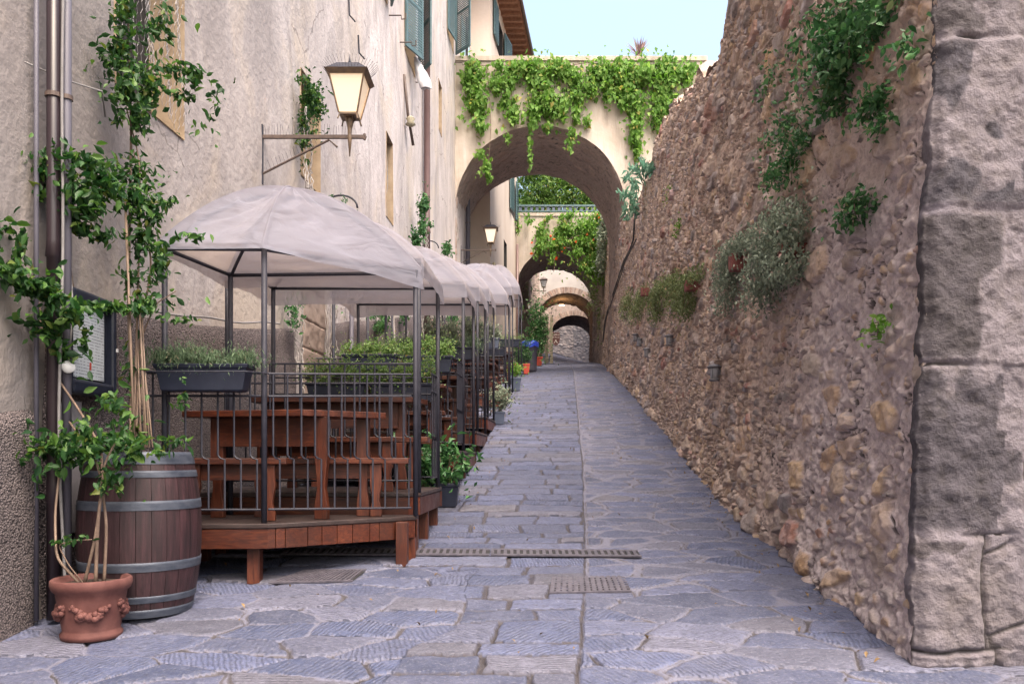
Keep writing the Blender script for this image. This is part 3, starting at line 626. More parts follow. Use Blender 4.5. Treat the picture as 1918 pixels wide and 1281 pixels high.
# building beyond the first bridge, its facade swings towards the lane
b2 = E('rear_house', (-.74, 27, G(-2, 27)), 'pale plaster house with green shutters and brown rafter eaves, beyond the first arched bridge', 'house')
def f2x(Y): return .2 + .134 * (Y - 34)
def rear_house():
    # front return + facade, as one closed shell
    Ys = np.linspace(27, 34, 40); Zs = np.linspace(1, 17.9, 60)
    wins = [(28.3, 29.9, 16.1, 17.4), (32.2, 33.2, 11.4, 13.0), (30.2, 31.0, 8.6, 9.8), (31.2, 32.6, 15.6, 17.3)]
    ysn = sorted(set(np.round(Ys, 3)) | {w[0] for w in wins} | {w[1] for w in wins}); zsn = sorted(set(np.round(Zs, 3)) | {w[2] for w in wins} | {w[3] for w in wins})
    Ys = np.array(ysn); Zs = np.array(zsn); Yg, Zg = np.meshgrid(Ys, Zs, indexing='ij')
    Ym = (Ys[1:] + Ys[:-1])[:, None] / 2; Zm = (Zs[1:] + Zs[:-1])[None, :] / 2; keep = np.ones((len(Ys) - 1, len(Zs) - 1), bool)
    for y0, y1, z0, z1 in wins: keep &= ~((Ym > y0) & (Ym < y1) & (Zm > z0) & (Zm < z1))
    gridmesh('facade', f2x(Yg), Yg, Zg, M['plaster2'], b2, keep=keep, flip=True)
    Xs = np.linspace(-3.5, f2x(27.), 16); Xg, Zg = np.meshgrid(Xs, Zs, indexing='ij')
    gridmesh('side_wall', Xg, Xg * 0 + 27.0, Zg, M['plaster2'], b2, flip=False)
    for y0, y1, z0, z1 in wins:
        V = [(f2x(y) - (0 if k == 0 else .22), y, z) for (y, z) in ((y0, z0), (y1, z0), (y1, z1), (y0, z1)) for k in (0, 1)]
        mesh('window', V, [(0, 1, 3, 2), (2, 3, 5, 4), (4, 5, 7, 6), (6, 7, 1, 0), (1, 7, 5, 3)], M['dark'], b2, world=True)
    def leafp(y0, y1, z0, z1, off0, off1, mt):
        mb = MB(); n = 14
        a = np.array([f2x(y0) + off0, y0, 0]); b = np.array([f2x(y1) + off1, y1, 0])
        d = (b - a) / np.linalg.norm(b - a); nr = np.array([d[1], -d[0], 0]) * .04
        def q(s, z, k): p = a + (b - a) * s + nr * k; return (p[0], p[1], z)
        mb.add([q(s, z, k) for z in (z0, z1) for (s, k) in ((0, 0), (1, 0), (1, 1), (0, 1))], [(3, 2, 1, 0), (4, 5, 6, 7), (0, 1, 5, 4), (1, 2, 6, 5), (2, 3, 7, 6), (3, 0, 4, 7)])
        for i in range(n):
            za = z0 + .05 + (z1 - z0 - .1) * i / n
            mb.add([q(s, z, k) for z in (za, za + (z1 - z0) / n * .5) for (s, k) in ((.08, 1), (.92, 1), (.92, 1.5), (.08, 1.5))], [(3, 2, 1, 0), (4, 5, 6, 7), (0, 1, 5, 4), (1, 2, 6, 5), (2, 3, 7, 6), (3, 0, 4, 7)])
        mb.build('shutter', mt, b2, world=True)
    leafp(27.5, 28.3, 16.1, 17.4, .04, .06, M['shutter']); leafp(29.9, 30.8, 16.1, 17.4, .06, .2, M['shutter'])
    leafp(30.6, 31.2, 15.6, 17.3, .05, .05, M['shutter']); leafp(32.6, 33.3, 15.6, 17.3, .05, .05, M['shutter'])
    leafp(31.6, 32.2, 11.4, 13.0, .04, .10, M['shutter']); leafp(33.2, 33.8, 11.4, 13.0, .06, .05, M['shutter'])
    # roof with rafters
    y0, y1 = 25.5, 34.4
    rf = MB(); zt = 18.0
    rf.slab([(f2x(y0) - 3, y0, zt + 1.0), (f2x(y1) - 3, y1, zt + 1.0), (f2x(y1) + .78, y1, zt + .02), (f2x(y0) + .78, y0, zt + .02)], (0, 0, 1), .16).build('roof', M['tile'], b2, world=True)
    MB().slab([(f2x(y0) - .1, y0, zt - .02), (f2x(y1) - .1, y1, zt - .02), (f2x(y1) + .72, y1, zt - .02 + .0), (f2x(y0) + .72, y0, zt - .02)], (0, 0, 1), .03).build('soffit', M['beam'], b2, world=True)
    y = y0 + .2
    while y < y1:
        x = f2x(y); MB().box(x - .1, x + .70, y, y + .11, zt - .16, zt - .022).build('rafter', M['beam'], b2, world=True); y += .42
    MB().tube([(f2x(y0) + .82, y0, zt), (f2x(y1) + .82, y1, zt)], .06, 10).build('gutter', M['rust'], b2, True, True)
    MB().lathe([(.06, G(-2, 26.9)), (.06, 18)], (-1.55, 26.88, 0), 12).build('downpipe', M['pipel'], b2, True, True)
    MB().lathe([(.05, G(-2, 30)), (.05, 10.5)], (f2x(33.6) + .08, 33.6, 0), 12).build('downpipe', M['pipe'], b2, True, True)
t = NT('pale_cream_plaster'); big = t.noise(.8, (1, 1, .4), 5); fine = t.noise(10, det=6)  # own cream tone with random blotches, same all over
M['plaster2'] = t.fin(t.mix(t.math('MULTIPLY', fine, .3), t.ramp(big, [(.3, (.50, .40, .33)), (.7, (.62, .54, .48))]), (.35, .29, .26)), .9, t.bump(fine, .4, .01))
rear_house()
# ================================================================ ARCHED BRIDGES
def bridge(name, label, Y0, Y1, cu, R_, cz, rise, xl, xr, ztop, face, parent_label=None, ring=None, vaultmat='vault', tilt=0.0, pierL=True):
    cx = (cu - CU) / F * Y0
    g0 = float(GX(cx, Y0)) - .4
    root = E(name, (cx, Y0, float(GX(cx, Y0))), label, 'bridge')
    th = np.linspace(pi, 0, 61)
    xs = list(np.linspace(xl, cx - R_, 14)) + list(cx + R_ * np.cos(th)) + list(np.linspace(cx + R_, xr, 14))
    zl = [g0] * 14 + list(cz + rise * np.sin(th)) + [g0] * 14
    xs = np.array(xs); zl = np.array(zl); ts = np.linspace(0, 1, 46)
    ztp = ztop + tilt * (xs - cx)
    Xg, tg = np.meshgrid(xs, ts, indexing='ij'); Zg = zl[:, None] + (ztp - zl)[:, None] * tg
    wob = (fbm(xs * 3, xs * 0 + cz, 3, 401) - .5) * .08
    Zg = Zg + (wob[:, None] * (1 - tg)) * ((zl > g0)[:, None])
    dent = (fbm(Xg * 1.2, Zg * 1.2, 3, 403) - .5) * .05
    dent = dent * np.minimum(1, tg * 8)
    at = None
    if face in ('rubble', 'vault', 'vaultg'):
        rel, at = rubble(Xg, Zg, np.full(Xg.shape, .3), 0)
    gridmesh('facade', Xg, Y0 + dent, Zg, M[face], root, at, flip=False)
    gridmesh('rear_face', Xg, Y1 + dent * 0, Zg, M[face], root, at, flip=True)
    MB().box(xl, xr, Y0 - .04, Y1 + .04, float(ztop) + .0 - abs(tilt) * 2 + .001, float(ztop) + .13).build('coping', M['bridge'] if face == 'bridge' else M[face + '_p'] if face + '_p' in M else M['bridge'], root, world=True)
    # vault: pier, arch, pier
    path = [(cx - R_, z) for z in np.linspace(g0, cz, 30)[:-1]] + [(cx + R_ * cos(a), cz + rise * sin(a)) for a in np.linspace(pi, 0, 150)] + [(cx + R_, z) for z in np.linspace(cz, g0, 30)[1:]]
    path = np.array(path); seg = np.r_[0, np.cumsum(np.hypot(*np.diff(path, axis=0).T))]
    L = np.linspace(0, seg[-1], 300); px = np.interp(L, seg, path[:, 0]); pz = np.interp(L, seg, path[:, 1])
    Ys = np.linspace(Y0 - .005, Y1 + .005, 90); Lg, Yg = np.meshgrid(L, Ys, indexing='ij')
    rel, at = rubble(Lg, Yg, np.full(Lg.shape, .35), .3)
    nx = (cx - px); nz = np.where(pz > cz, cz - pz, 0); nn_ = np.hypot(nx, nz); nx /= nn_; nz /= nn_
    e = np.minimum(sstep(0, .08, Yg - Y0), sstep(0, .08, Y1 - Yg)); rel = rel * e * .8
    wob2 = (fbm(px * 3, px * 0 + cz, 3, 401) - .5) * .08 * (pz > cz)
    gridmesh('vault', px[:, None] + nx[:, None] * rel, Yg, pz[:, None] + wob2[:, None] + nz[:, None] * rel, M[vaultmat], root, at, flip=True)
    if ring:
        a = np.linspace(pi, 0, 200); r = np.linspace(0, ring, 8); ag, rg = np.meshgrid(a, r, indexing='ij')
        nb = 44; k = (pi - ag) / pi * nb; fr = np.abs(k - np.round(k)); mort = 1 - sstep(.03, .10, .5 - np.abs((k % 1) - .5)); idn = np.floor(k)
        at = np.stack([_h(idn, idn * 0, 3), _h(idn, idn * 0, 4), mort, np.full(k.shape, .2)], -1)
        gridmesh('voussoir_ring', cx + (R_ - .01 + rg) * np.cos(ag), Y0 - .03 + .02 * mort, cz + (rise - .01 + rg) * np.sin(ag) + .0, M['brickring'], root, at, flip=False)
    return root
t = NT('grey_lime_plaster'); big = t.noise(.9, det=6); M['greyplaster'] = t.fin(t.ramp(big, [(.3, (.36, .33, .32)), (.7, (.50, .47, .45))]), .9, t.bump(big, .4, .02))
M['rubble2'] = M['vault']
br1 = bridge('arched_bridge', 'nearest arched bridge of beige plaster hung with green creeper', 23, 27, 1012, 2.45, ZV(394, 23), 2.43, -1.75, 5.6, 12.95, 'bridge')
br2 = bridge('arched_bridge', 'second plaster arched bridge topped by a blue railing and a flowering creeper', 34, 38, 1047, 1.84, ZV(545, 34), 1.84, .12, 6.0, 11.8, 'bridge')
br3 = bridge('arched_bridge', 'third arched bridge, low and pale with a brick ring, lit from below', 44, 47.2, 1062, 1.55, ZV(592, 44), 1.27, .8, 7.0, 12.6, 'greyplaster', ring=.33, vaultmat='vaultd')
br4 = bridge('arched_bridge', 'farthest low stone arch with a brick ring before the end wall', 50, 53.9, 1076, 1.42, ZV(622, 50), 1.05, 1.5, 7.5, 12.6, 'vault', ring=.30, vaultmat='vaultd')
# terracotta spout on bridge 1
c = P(1012, 180, 22.9)
MB().add(*(lambda n: ([(c[0] + r * cos(2 * pi * k / n), y, c[2] + r * sin(2 * pi * k / n)) for (r, y) in ((.06, 23.1), (.06, 22.80), (.11, 22.80), (.11, 23.1)) for k in range(n)], [(i * n + k, i * n + (k + 1) % n, (i + 1) * n + (k + 1) % n, (i + 1) * n + k) for i in range(3) for k in range(n)]))(16)).build('clay_spout', M['terracotta'], br1, world=True)
# inner rib at the left spring of bridge 1
# blue railing on bridge 2
rl = E('balcony_railing', P(1050, 400, 34.0), 'blue metal railing along the top of the second bridge', 'railing')
MB().box(.2, 5.8, 33.97, 34.03, 11.98, 12.03).build('bottom_rail', M['shutter'], rl, world=True); MB().box(.2, 5.8, 33.95, 34.05, 12.2, 12.27).build('top_rail', M['shutter'], rl, world=True)
for i in range(24): MB().box(.3 + i * .235, .42 + i * .235, 33.99, 34.01, 12.025, 12.205).build('railing_panel', M['plasticb'], rl, world=True)
# inner left wall beyond bridge 2 and the end wall
def stone_strip(name, label, pts, z1, mt, cat='stone wall', dens=.06):
    root = E(name, (pts[0][0], pts[0][1], float(GX(*pts[0]))), label, cat)
    pts = np.array(pts, float); seg = np.r_[0, np.cumsum(np.hypot(*np.diff(pts, axis=0).T))]
    L = np.arange(0, seg[-1], dens); x = np.interp(L, seg, pts[:, 0]); y = np.interp(L, seg, pts[:, 1]); Z = np.linspace(0, 1, int((z1 - 4) / dens))
    tx = np.gradient(x); ty = np.gradient(y); n = np.hypot(tx, ty); nx = ty / n; ny = -tx / n
    Lg, tg = np.meshgrid(L, Z, indexing='ij'); b = GX(x, y)[:, None] - .3; Zg = b + tg * (z1 - b)
    rel, at = rubble(Lg, Zg, np.full(Lg.shape, .25), 0)
    gridmesh('wall_face', x[:, None] + nx[:, None] * rel, y[:, None] + ny[:, None] * rel, Zg, M[mt], root, at, flip=True)
    return root
stone_strip('stone_wall', 'shadowed stone wall on the left beyond the second bridge', [(.2, 38), (.79, 38.1), (1.25, 43.9), (1.5, 44), (1.6, 47.2), (2.0, 49.9), (2.3, 50), (2.3, 54.5)], 12.5, 'vault')
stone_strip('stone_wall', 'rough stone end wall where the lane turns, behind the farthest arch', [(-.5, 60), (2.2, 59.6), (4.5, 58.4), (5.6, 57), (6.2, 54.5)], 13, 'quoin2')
# ================================================================ FOLIAGE TOOLS
def nrmz(a): return a / (np.linalg.norm(a, axis=-1, keepdims=True) + 1e-9)
def leaf_arrays(C, size, tip=(0, 0, -.3), nb=(0, 0, .5), asp=.5, spread=1., fold=.18, svar=.5, hi=False):
    C = np.asarray(C, float); n = len(C)
    d = nrmz(np.array(tip) + rng.normal(0, spread, (n, 3)) * .6); nn = nrmz(np.array(nb) + rng.normal(0, .6, (n, 3)))
    s = nrmz(np.cross(d, nn)); nn = np.cross(s, d)
    L = (size * (1 + rng.uniform(-svar, svar, n)))[:, None]; w = L * asp * .5
    if hi:
        k = L * fold * .55
        V = np.stack([C - d * L * .5, C - d * L * .26 + s * w * .8 + nn * k, C + d * L * .06 + s * w * .95 + nn * k, C + d * L * .32 + s * w * .42 + nn * k * .3, C + d * L * .56 - nn * L * .12,
                      C + d * L * .32 - s * w * .42 + nn * k * .3, C + d * L * .06 - s * w * .95 + nn * k, C - d * L * .26 - s * w * .8 + nn * k, C + d * L * .02 - nn * k * .2], 1).reshape(-1, 3)
        i = np.arange(n)[:, None] * 9
        return V, np.concatenate([i + np.array([[a, (a + 1) % 8, 8]]) for a in range(8)], 0)
    V = np.stack([C - d * L * .5, C - d * L * .08 + s * w + nn * L * fold, C + d * L * .5 - nn * L * .08, C - d * L * .08 - s * w + nn * L * fold], 1).reshape(-1, 3)
    i = np.arange(n)[:, None] * 4
    T = np.concatenate([i + np.array([[0, 1, 2]]), i + np.array([[0, 2, 3]])], 0)
    return V, T
def leaves(name, C, size, mt, parent=None, **k):
    V, T = leaf_arrays(C, size, **k)
    q = parent
    while q is not None: V = V - np.array(q.location); q = q.parent
    return trimesh(name, V, T, mt, parent)
def blob(c, r, n, clump=.0, cs=6., seed=0, shell=.6, soft=.45):
    out = []; c = np.array(c); r = np.array(r); tot = 0
    while tot < n:
        p = rng.normal(0, 1, (n * 2, 3)); rad_ = rng.uniform(0, 1, (n * 2, 1)) ** (shell / 1.5); rad_ = np.where(rng.uniform(0, 1, (n * 2, 1)) < soft, rng.rayleigh(.72, (n * 2, 1)), rad_); p = nrmz(p) * rad_; w = c + p * r
        if clump:
            f = fbm(w[:, 0] * cs + w[:, 1] * cs * .7, w[:, 2] * cs + w[:, 1] * cs * .4, 3, seed + 500); w = w[f > clump]
        if len(w) == 0: clump *= .9; continue
        out.append(w); tot += len(w)
    return np.concatenate(out)[:n]
def stem(name, pts, r, mt, parent, r2=None, n=6, jit=0.0):
    pts = [np.array(p, float) for p in pts]
    # subdivide smoothly with wobble
    m = max(3, len(pts) * 5); t = np.linspace(0, len(pts) - 1, m); P_ = np.array(pts)
    q = np.stack([np.interp(t, range(len(pts)), P_[:, k]) for k in range(3)], -1)
    if len(pts) > 2:
        q2 = q.copy(); q2[1:-1] = (q[:-2] + q[1:-1] * 2 + q[2:]) / 4; q = q2; q2 = q.copy(); q2[1:-1] = (q[:-2] + q[1:-1] * 2 + q[2:]) / 4; q = q2
    if jit: q[1:-1] += rng.normal(0, jit, (m - 2, 3))
    return MB().tube(list(q), r, n, r2).build(name, mt, parent, True, True)
# ================================================================ DECKS, PERGOLAS, RAILINGS, FURNITURE
def plank_leg(parent, x, y, z0, z1, w, t, ang=0., name='leg', mt='wood_z', carve=True):
    h = z1 - z0
    pr = [(0, 1), (.12, 1), (.30, .62), (.42, .72), (.62, 1.05), (.70, .95), (.78, .95), (1, 1)] if carve else [(0, 1), (1, 1)]
    R_ = [(w / 2 * k, z0 + h * f) for f, k in pr]; L_ = [(-w / 2 * (k if f < .5 else 1), z) for (f, k), (_, z) in zip(pr, R_)]
    n = len(R_); c, s = cos(ang), sin(ang); V = []
    for dt in (-t / 2, t / 2):
        V += [(x + a * c - dt * s, y + a * s + dt * c, z) for a, z in R_] + [(x + a * c - dt * s, y + a * s + dt * c, z) for a, z in L_[::-1]]
    m = 2 * n; Fc = []
    for i in range(n - 1):
        Fc.append((i, i + 1, m - 2 - i, m - 1 - i)); Fc.append((m + m - 1 - i, m + m - 2 - i, m + i + 1, m + i))
    Fc += [(i, m + i, m + (i + 1) % m, (i + 1) % m) for i in range(m)]
    return mesh(name, V, Fc, M[mt], parent, world=True, bevel=.004)
def deck(label, poly, z, legs, fas=.13, split=()):
    root = E('wooden_deck', (poly[1][0], poly[1][1], z - .3), label, 'deck', 'stepped wooden decks along the building')
    MB().prism(poly, z - .032, z).build('deck_boards', M['decktop'], root, world=True, bevel=.006)
    n = len(poly)
    for i in range(n - 1):     # every side except the one on the wall
        a = np.array(poly[i]); b = np.array(poly[i + 1]); L = np.linalg.norm(b - a); d = (b - a) / L; nr = np.array([d[1], -d[0]])
        cuts = [0] + [c for c in split[i]] + [1] if i < len(split) and split[i] else [0, 1]
        for c0, c1 in zip(cuts[:-1], cuts[1:]):
            p = a + d * L * c0 - nr * .03 + d * (.002 if c0 else .0); q = a + d * L * c1 - nr * .03 - d * .002; k = nr * .022
            hz = z - .034 - random.uniform(0, .003)
            MB().prism([tuple(p), tuple(p + k), tuple(q + k), tuple(q)][::-1], hz - fas, hz).build('fascia_board', M['wood'], root, world=True, bevel=.003)
    for (x, y) in legs:
        MB().box(x - .042, x + .042, y - .04, y + .04, float(GX(x, y)) - .02, z - .034).build('leg', M['wood_z'], root, world=True, bevel=.004)
    return root
def railing(label, p0, p1, z, parts=(.99, .84, .09), sp=.098, kink=.43, h0=None, group='wrought iron railings on the decks', sh=.045, rise=(0, 0, 0)):
    p0 = np.array([p0[0], p0[1], 0.]); p1 = np.array([p1[0], p1[1], 0.]); L = np.linalg.norm(p1 - p0); d = (p1 - p0) / L
    root = E('iron_railing', (p0[0], p0[1], z), label, 'railing', group)
    def at(s, h, r=0): q = p0 + d * s; return (q[0], q[1], z + h + r * s / L)
    names = ('top_rail', 'middle_rail', 'bottom_rail')
    for nm, h, r_ in zip(names, parts, rise): MB().tube([at(0, h), at(L, h, r_)], .0085, 6).build(nm, M['iron'], root, world=True)
    k = max(2, int(L / sp)); 
    for i in range(k):
        s = L * (i + .35) / k; hi = parts[0]
        e = min(sh, L - s - .005)
        MB().tube([at(s, hi, rise[0]), at(s, kink + .02), at(s + e * .35, kink), at(s + e, kink - .01), at(s + e, parts[2], rise[2])], .0072, 5).build('baluster', M['iron'], root, world=True)
    return root
def pergola(label, cs, zf, zt, rise, apex=None, val=.13, vals=None, seedn=0, sag=.05, n=(96, 34), noPost=()):
    """cs: four corners front-left, front-right, rear-right, rear-left (x, y)"""
    cs = [np.array(c, float) for c in cs]; ctr = sum(cs) / 4
    ap = ctr if apex is None else np.array(apex, float)
    root = E('canopy_pergola', (ctr[0], ctr[1], zf), label, 'pergola', 'canopy pergolas stepping up the lane')
    for i, c in enumerate(cs):
        if i in noPost: continue
        MB().tube([(c[0], c[1], zf), (c[0], c[1], zt - .01)], .019, 10).build('post', M['iron'], root, True, True)
    for i in range(4):
        a, b = cs[i], cs[(i + 1) % 4]
        MB().tube([(a[0], a[1], zt - .03), (b[0], b[1], zt - .03)], .0135, 8).build('beam', M['iron'], root, True, True)
    for c in cs:
        MB().tube([(c[0] + (ap[0] - c[0]) * t, c[1] + (ap[1] - c[1]) * t, zt - .045 + (rise - .02) * (1 - (1 - t) ** 2)) for t in np.linspace(0, 1, 12)], .012, 8).build('rib', M['iron'], root, True, True)
    m, k = n; s = np.linspace(0, 4, m * 4 + 1)[:]; r = np.linspace(0.0, 1, k)
    out = .035
    big = [ctr + (c - ctr) * (1 + out / np.linalg.norm(c - ctr) * 1.3) for c in cs]
    i = np.minimum(s.astype(int), 3); t = s - i
    A = np.array(big + [big[0]]); per = A[i] * (1 - t)[:, None] + A[i + 1] * t[:, None]
    hang = 4 * t * (1 - t)
    S_, R2 = np.meshgrid(s, r, indexing='ij'); H = np.broadcast_to(hang[:, None], S_.shape)
    X = ap[0] + (per[:, 0][:, None] - ap[0]) * R2; Y = ap[1] + (per[:, 1][:, None] - ap[1]) * R2
    Z = zt + rise * (1 - R2 ** 2) - sag * H * np.sin(pi * R2 ** 1.2) * 1.2
    rid = np.exp(-(np.minimum(H, 1) / .05) ** 2) * .012
    # folds: radiating from the corners and swags below the ribs
    tt = (S_ % 1); sd_ = seedn * 13
    w1 = np.sin((tt * 9 + R2 * 7 + 3 * fbm(S_ * 1.3, R2 * 2, 2, 600 + sd_)) * 2.2); w2 = fbm(S_ * 5 + sd_, R2 * 5, 4, 610 + sd_) - .5; w3 = fbm(S_ * 2.1 + R2 * 3, R2 * 9 + sd_, 3, 615 + sd_) - .5
    ph_ = 9.5 * R2 - 5.5 * tt + 3.2 * fbm(S_ * 1.7 + sd_, R2 * 2.2, 3, 605 + sd_) + seedn
    crs = (1 - np.abs(np.sin(ph_))) ** 1.6; amp = sstep(.35, .6, fbm(S_ * 1.1 + 3 * sd_, R2 * 1.5, 2, 607 + sd_))
    Z = Z + (crs - .3) * .045 * amp * np.sin(pi * np.clip(R2, 0, 1)) ** .6 * np.minimum(1, H * 3)
    Z = Z + rid + (w1 * .012 + w2 * .022 + w3 * .022) * np.sin(pi * np.clip(R2, 0, 1)) ** .7 * np.minimum(1, H * 4)
    # valance
    vr = np.linspace(0, 1, 9)[1:]; Sv, Rv = np.meshgrid(s, vr, indexing='ij'); Hv = np.broadcast_to(hang[:, None], Sv.shape)
    if vals is not None: va = np.array(list(vals) + [vals[0]]); val = (va[i] * (1 - t) + va[i + 1] * t)[:, None]
    dpt = val * (1 + .35 * (fbm(Sv * 2.3, Sv * 0, 3, 620 + sd_) - .5)) * (1 - .10 * Hv)
    wob = (fbm(Sv * 6, Rv * .6, 3, 630 + sd_) - .5) * .05 * Rv + .012 * Rv
    dirv = per - ctr[None]; dirv = dirv / np.linalg.norm(dirv, axis=1, keepdims=True)
    Xv = per[:, 0][:, None] + dirv[:, 0][:, None] * wob; Yv = per[:, 1][:, None] + dirv[:, 1][:, None] * wob; Zv = zt - dpt * Rv + 0 * Xv
    gridmesh('canopy', np.concatenate([X, Xv], 1), np.concatenate([Y, Yv], 1), np.concatenate([Z, Zv], 1), M['cloth'], root)
    return root
FG = 'red brown wooden tables and benches on the decks'
def table(label, poly, z, legs, apron=None, th=.045, h=.765, beam=None):
    root = E('wooden_table', (poly[0][0], poly[0][1], z), label, 'table', 'red brown wooden tables on the decks')
    MB().prism(poly, z + h - th, z + h).build('tabletop', M['wood'], root, world=True, bevel=.005)
    for (x, y, a) in legs: plank_leg(root, x, y, z + .002, z + h - th - .001, .095, .05, a)
    if apron:
        (x0, y0), (x1, y1) = apron; d = np.array([x1 - x0, y1 - y0]); d = d / np.linalg.norm(d); k = np.array([-d[1], d[0]]) * .03
        MB().prism([(x0, y0), (x1, y1), (x1 + k[0], y1 + k[1]), (x0 + k[0], y0 + k[1])], z + h - th - .21, z + h - th - .002).build('apron', M['wood'], root, world=True, bevel=.003)
    return root
def bench(label, p0, p1, z, w=.24, h=.43, legs=(.12, .88), th=.042, ap=.11):
    p0 = np.array(p0, float); p1 = np.array(p1, float); d = p1 - p0; L = np.linalg.norm(d); d /= L; k = np.array([-d[1], d[0]]) * w
    root = E('wooden_bench', (p0[0], p0[1], z), label, 'bench', 'red brown wooden benches on the decks')
    MB().prism([tuple(p0), tuple(p1), tuple(p1 + k), tuple(p0 + k)], z + h - th, z + h).build('seat', M['wood'], root, world=True, bevel=.005)
    q0 = p0 + k * .4 + d * L * legs[0]; q1 = p0 + k * .4 + d * L * legs[-1]; kk = k / w * .028
    MB().prism([tuple(q0), tuple(q1), tuple(q1 + kk), tuple(q0 + kk)], z + h - th - ap, z + h - th - .002).build('stretcher', M['wood'], root, world=True, bevel=.003)
    for f in legs:
        c = p0 + d * L * f + k * .25; plank_leg(root, c[0], c[1], z + .002, z + h - th - .001, .085, .045, math.atan2(d[1], d[0]))
    return root
def SS(o, Y): return (o + .056 * Y, Y)
dz = [1.16, 1.325, 1.665, 1.935, 2.205, 2.80, 3.09, 3.80]
dY = [(5.2, 6.08), (6.12, 7.32), (8.55, 10.42), (10.46, 12.1), (12.15, 13.7), (16.2, 17.95), (18.0, 19.5), (21.7, 24.4)]
ordn = ['lowest', 'second lowest', 'third lowest', 'fourth lowest', 'fifth lowest', 'third highest', 'second highest', 'highest and farthest']
# deck 1 : front bends at the railing post
poly1 = [(-2.62, 5.20), (-1.60, 5.25), (-.86, 5.82), (-.715, 5.98), (-.715, 6.08), (-2.56, 6.08)]
deck('lowest wooden deck with bent front, beside the wine barrel', poly1, dz[0], [(-1.72, 5.36), (-.80, 5.84), (-.765, 6.02), (-2.45, 5.4), (-2.3, 5.98)], split=[(), (.06, .13, .30, .41, .53, .655, .80, .88), (), ()])
for i in range(1, 8):
    (a, b), z = dY[i], dz[i]
    poly = [SS(-2.86, a), SS(-1.13, a), SS(-1.05, a + .08), SS(-1.05, b), SS(-2.86, b)]
    deck(f'{ordn[i]} wooden deck step of the row, under its own pale canopy', poly, z, [SS(-1.12, a + .1), SS(-1.12, (a + b) / 2), SS(-1.12, b - .08), SS(-2.6, a + .1), SS(-2.6, b - .08)], fas=.15 if i > 1 else .14)
# pergolas
pergola('nearest canopy pergola with wrinkled pale cloth over the lowest deck', [(-2.29, 5.28), (-1.64, 5.30), (-.72, 5.98), (-2.13, 6.06)], dz[0], 3.0, .50, apex=(-1.56, 5.68), vals=(.05, .035, .15, .12), seedn=1, n=(130, 50), sag=.09)
pY = [None, (6.2, 7.2), (9.15, 10.28), (10.8, 11.95), (12.4, 13.55), (16.7, 17.85), (18.2, 19.35), (22.4, 24.2)]
pZ = [3.0, 3.14, 3.58, 3.89, 4.19, 4.98, 5.45, 6.35]
for i in range(1, 8):
    a, b = pY[i]; hr = [.0, .42, .55, .55, .55, .62, .66, .8][i]
    pergola(f'{ordn[i]} canopy pergola of the row, pale cloth on dark iron posts', [SS(-2.55, a), SS(-1.07, a), SS(-1.07, b), SS(-2.55, b)], dz[i], pZ[i], hr, val=.16 + .01 * i, seedn=i + 1, n=(60, 26), sag=.05)
# railings
railing('kinked bar railing at the front left of the lowest deck, below the rosemary trough', (-2.40, 5.27), (-1.66, 5.29), dz[0])
railing('iron railing with kinked bars along the slanted front of the lowest deck', (-1.62, 5.32), (-.75, 5.95), dz[0], sp=.092, rise=(.06, .05, -.03))
for i in range(1, 8):
    (a, b), z = dY[i], dz[i]
    if i != 7: railing(f'iron railing across the front of the {ordn[i]} deck', SS(-2.6, a + .06), SS(-1.1, a + .06), z, sp=.115)
    railing(f'iron railing across the back of the {ordn[i]} deck', SS(-2.6, b - .06), SS(-1.1, b - .06), z, sp=.115)
# street-side handrails of the gaps
for i, (a, b) in ((1, (6.9, 7.2)), (2, (8.65, 9.15))):
    railing(f'short iron side railing on the lane edge of the {ordn[i]} deck', SS(-1.08, a), SS(-1.08, b), dz[i], sp=.1)
# furniture: deck 1 custom pieces following the bent front
table('large bent wooden table on the lowest deck, nearest of all', [(-2.36, 5.72), (-1.43, 5.50), (-.93, 5.92), (-1.06, 6.02), (-2.2, 6.02)], dz[0], [(-1.335, 5.63, -.15), (-2.12, 5.78, -.1), (-1.1, 5.93, 0)], apron=((-2.1, 5.74), (-1.38, 5.62)))
bench('front bench on the lowest deck, beside the wine barrel', (-2.42, 5.37), (-1.53, 5.43), dz[0], w=.18, legs=(.30, .86))
bench('bench along the right side of the lowest deck table', (-1.95, 5.80), (-.76, 5.86), dz[0], w=.16, legs=(.1, .80))
table('wooden table on the second lowest deck, in front of the leafy troughs', [(-2.15, 6.55), (-.82, 6.55), (-.73, 6.95), (-2.15, 6.95)], dz[1], [(-.93, 6.72, 0), (-2.0, 6.72, 0)], apron=((-2.0, 6.66), (-.95, 6.66)))
bench('front bench on the second lowest deck, its end reaching the lane edge', (-2.1, 6.24), (-.66, 6.24), dz[1], w=.2, legs=(.1, .78, .92)[:2])
bench('rear bench on the second lowest deck, under the leafy troughs', (-2.1, 7.0), (-.70, 7.0), dz[1], w=.18)
for i in range(2, 8):
    (a, b), z = dY[i], dz[i]; m = (a + b) / 2; d = min(.32, (b - a) * .2)
    x0, x1 = -2.5, -1.28
    table(f'wooden table on the {ordn[i]} deck between its two benches', [SS(x0, m - d), SS(x1, m - d), SS(x1, m + d), SS(x0, m + d)], z, [(*SS(x1 - .13, m), 0), (*SS(x0 + .13, m), 0)], apron=(SS(x0 + .13, m - .01), SS(x1 - .13, m - .01)))
    bench(f'front bench on the {ordn[i]} deck', SS(x0, a + .16), SS(x1 + .06, a + .16), z, w=.22)
    bench(f'rear bench on the {ordn[i]} deck', SS(x0, b - .40), SS(x1 + .06, b - .40), z, w=.22)
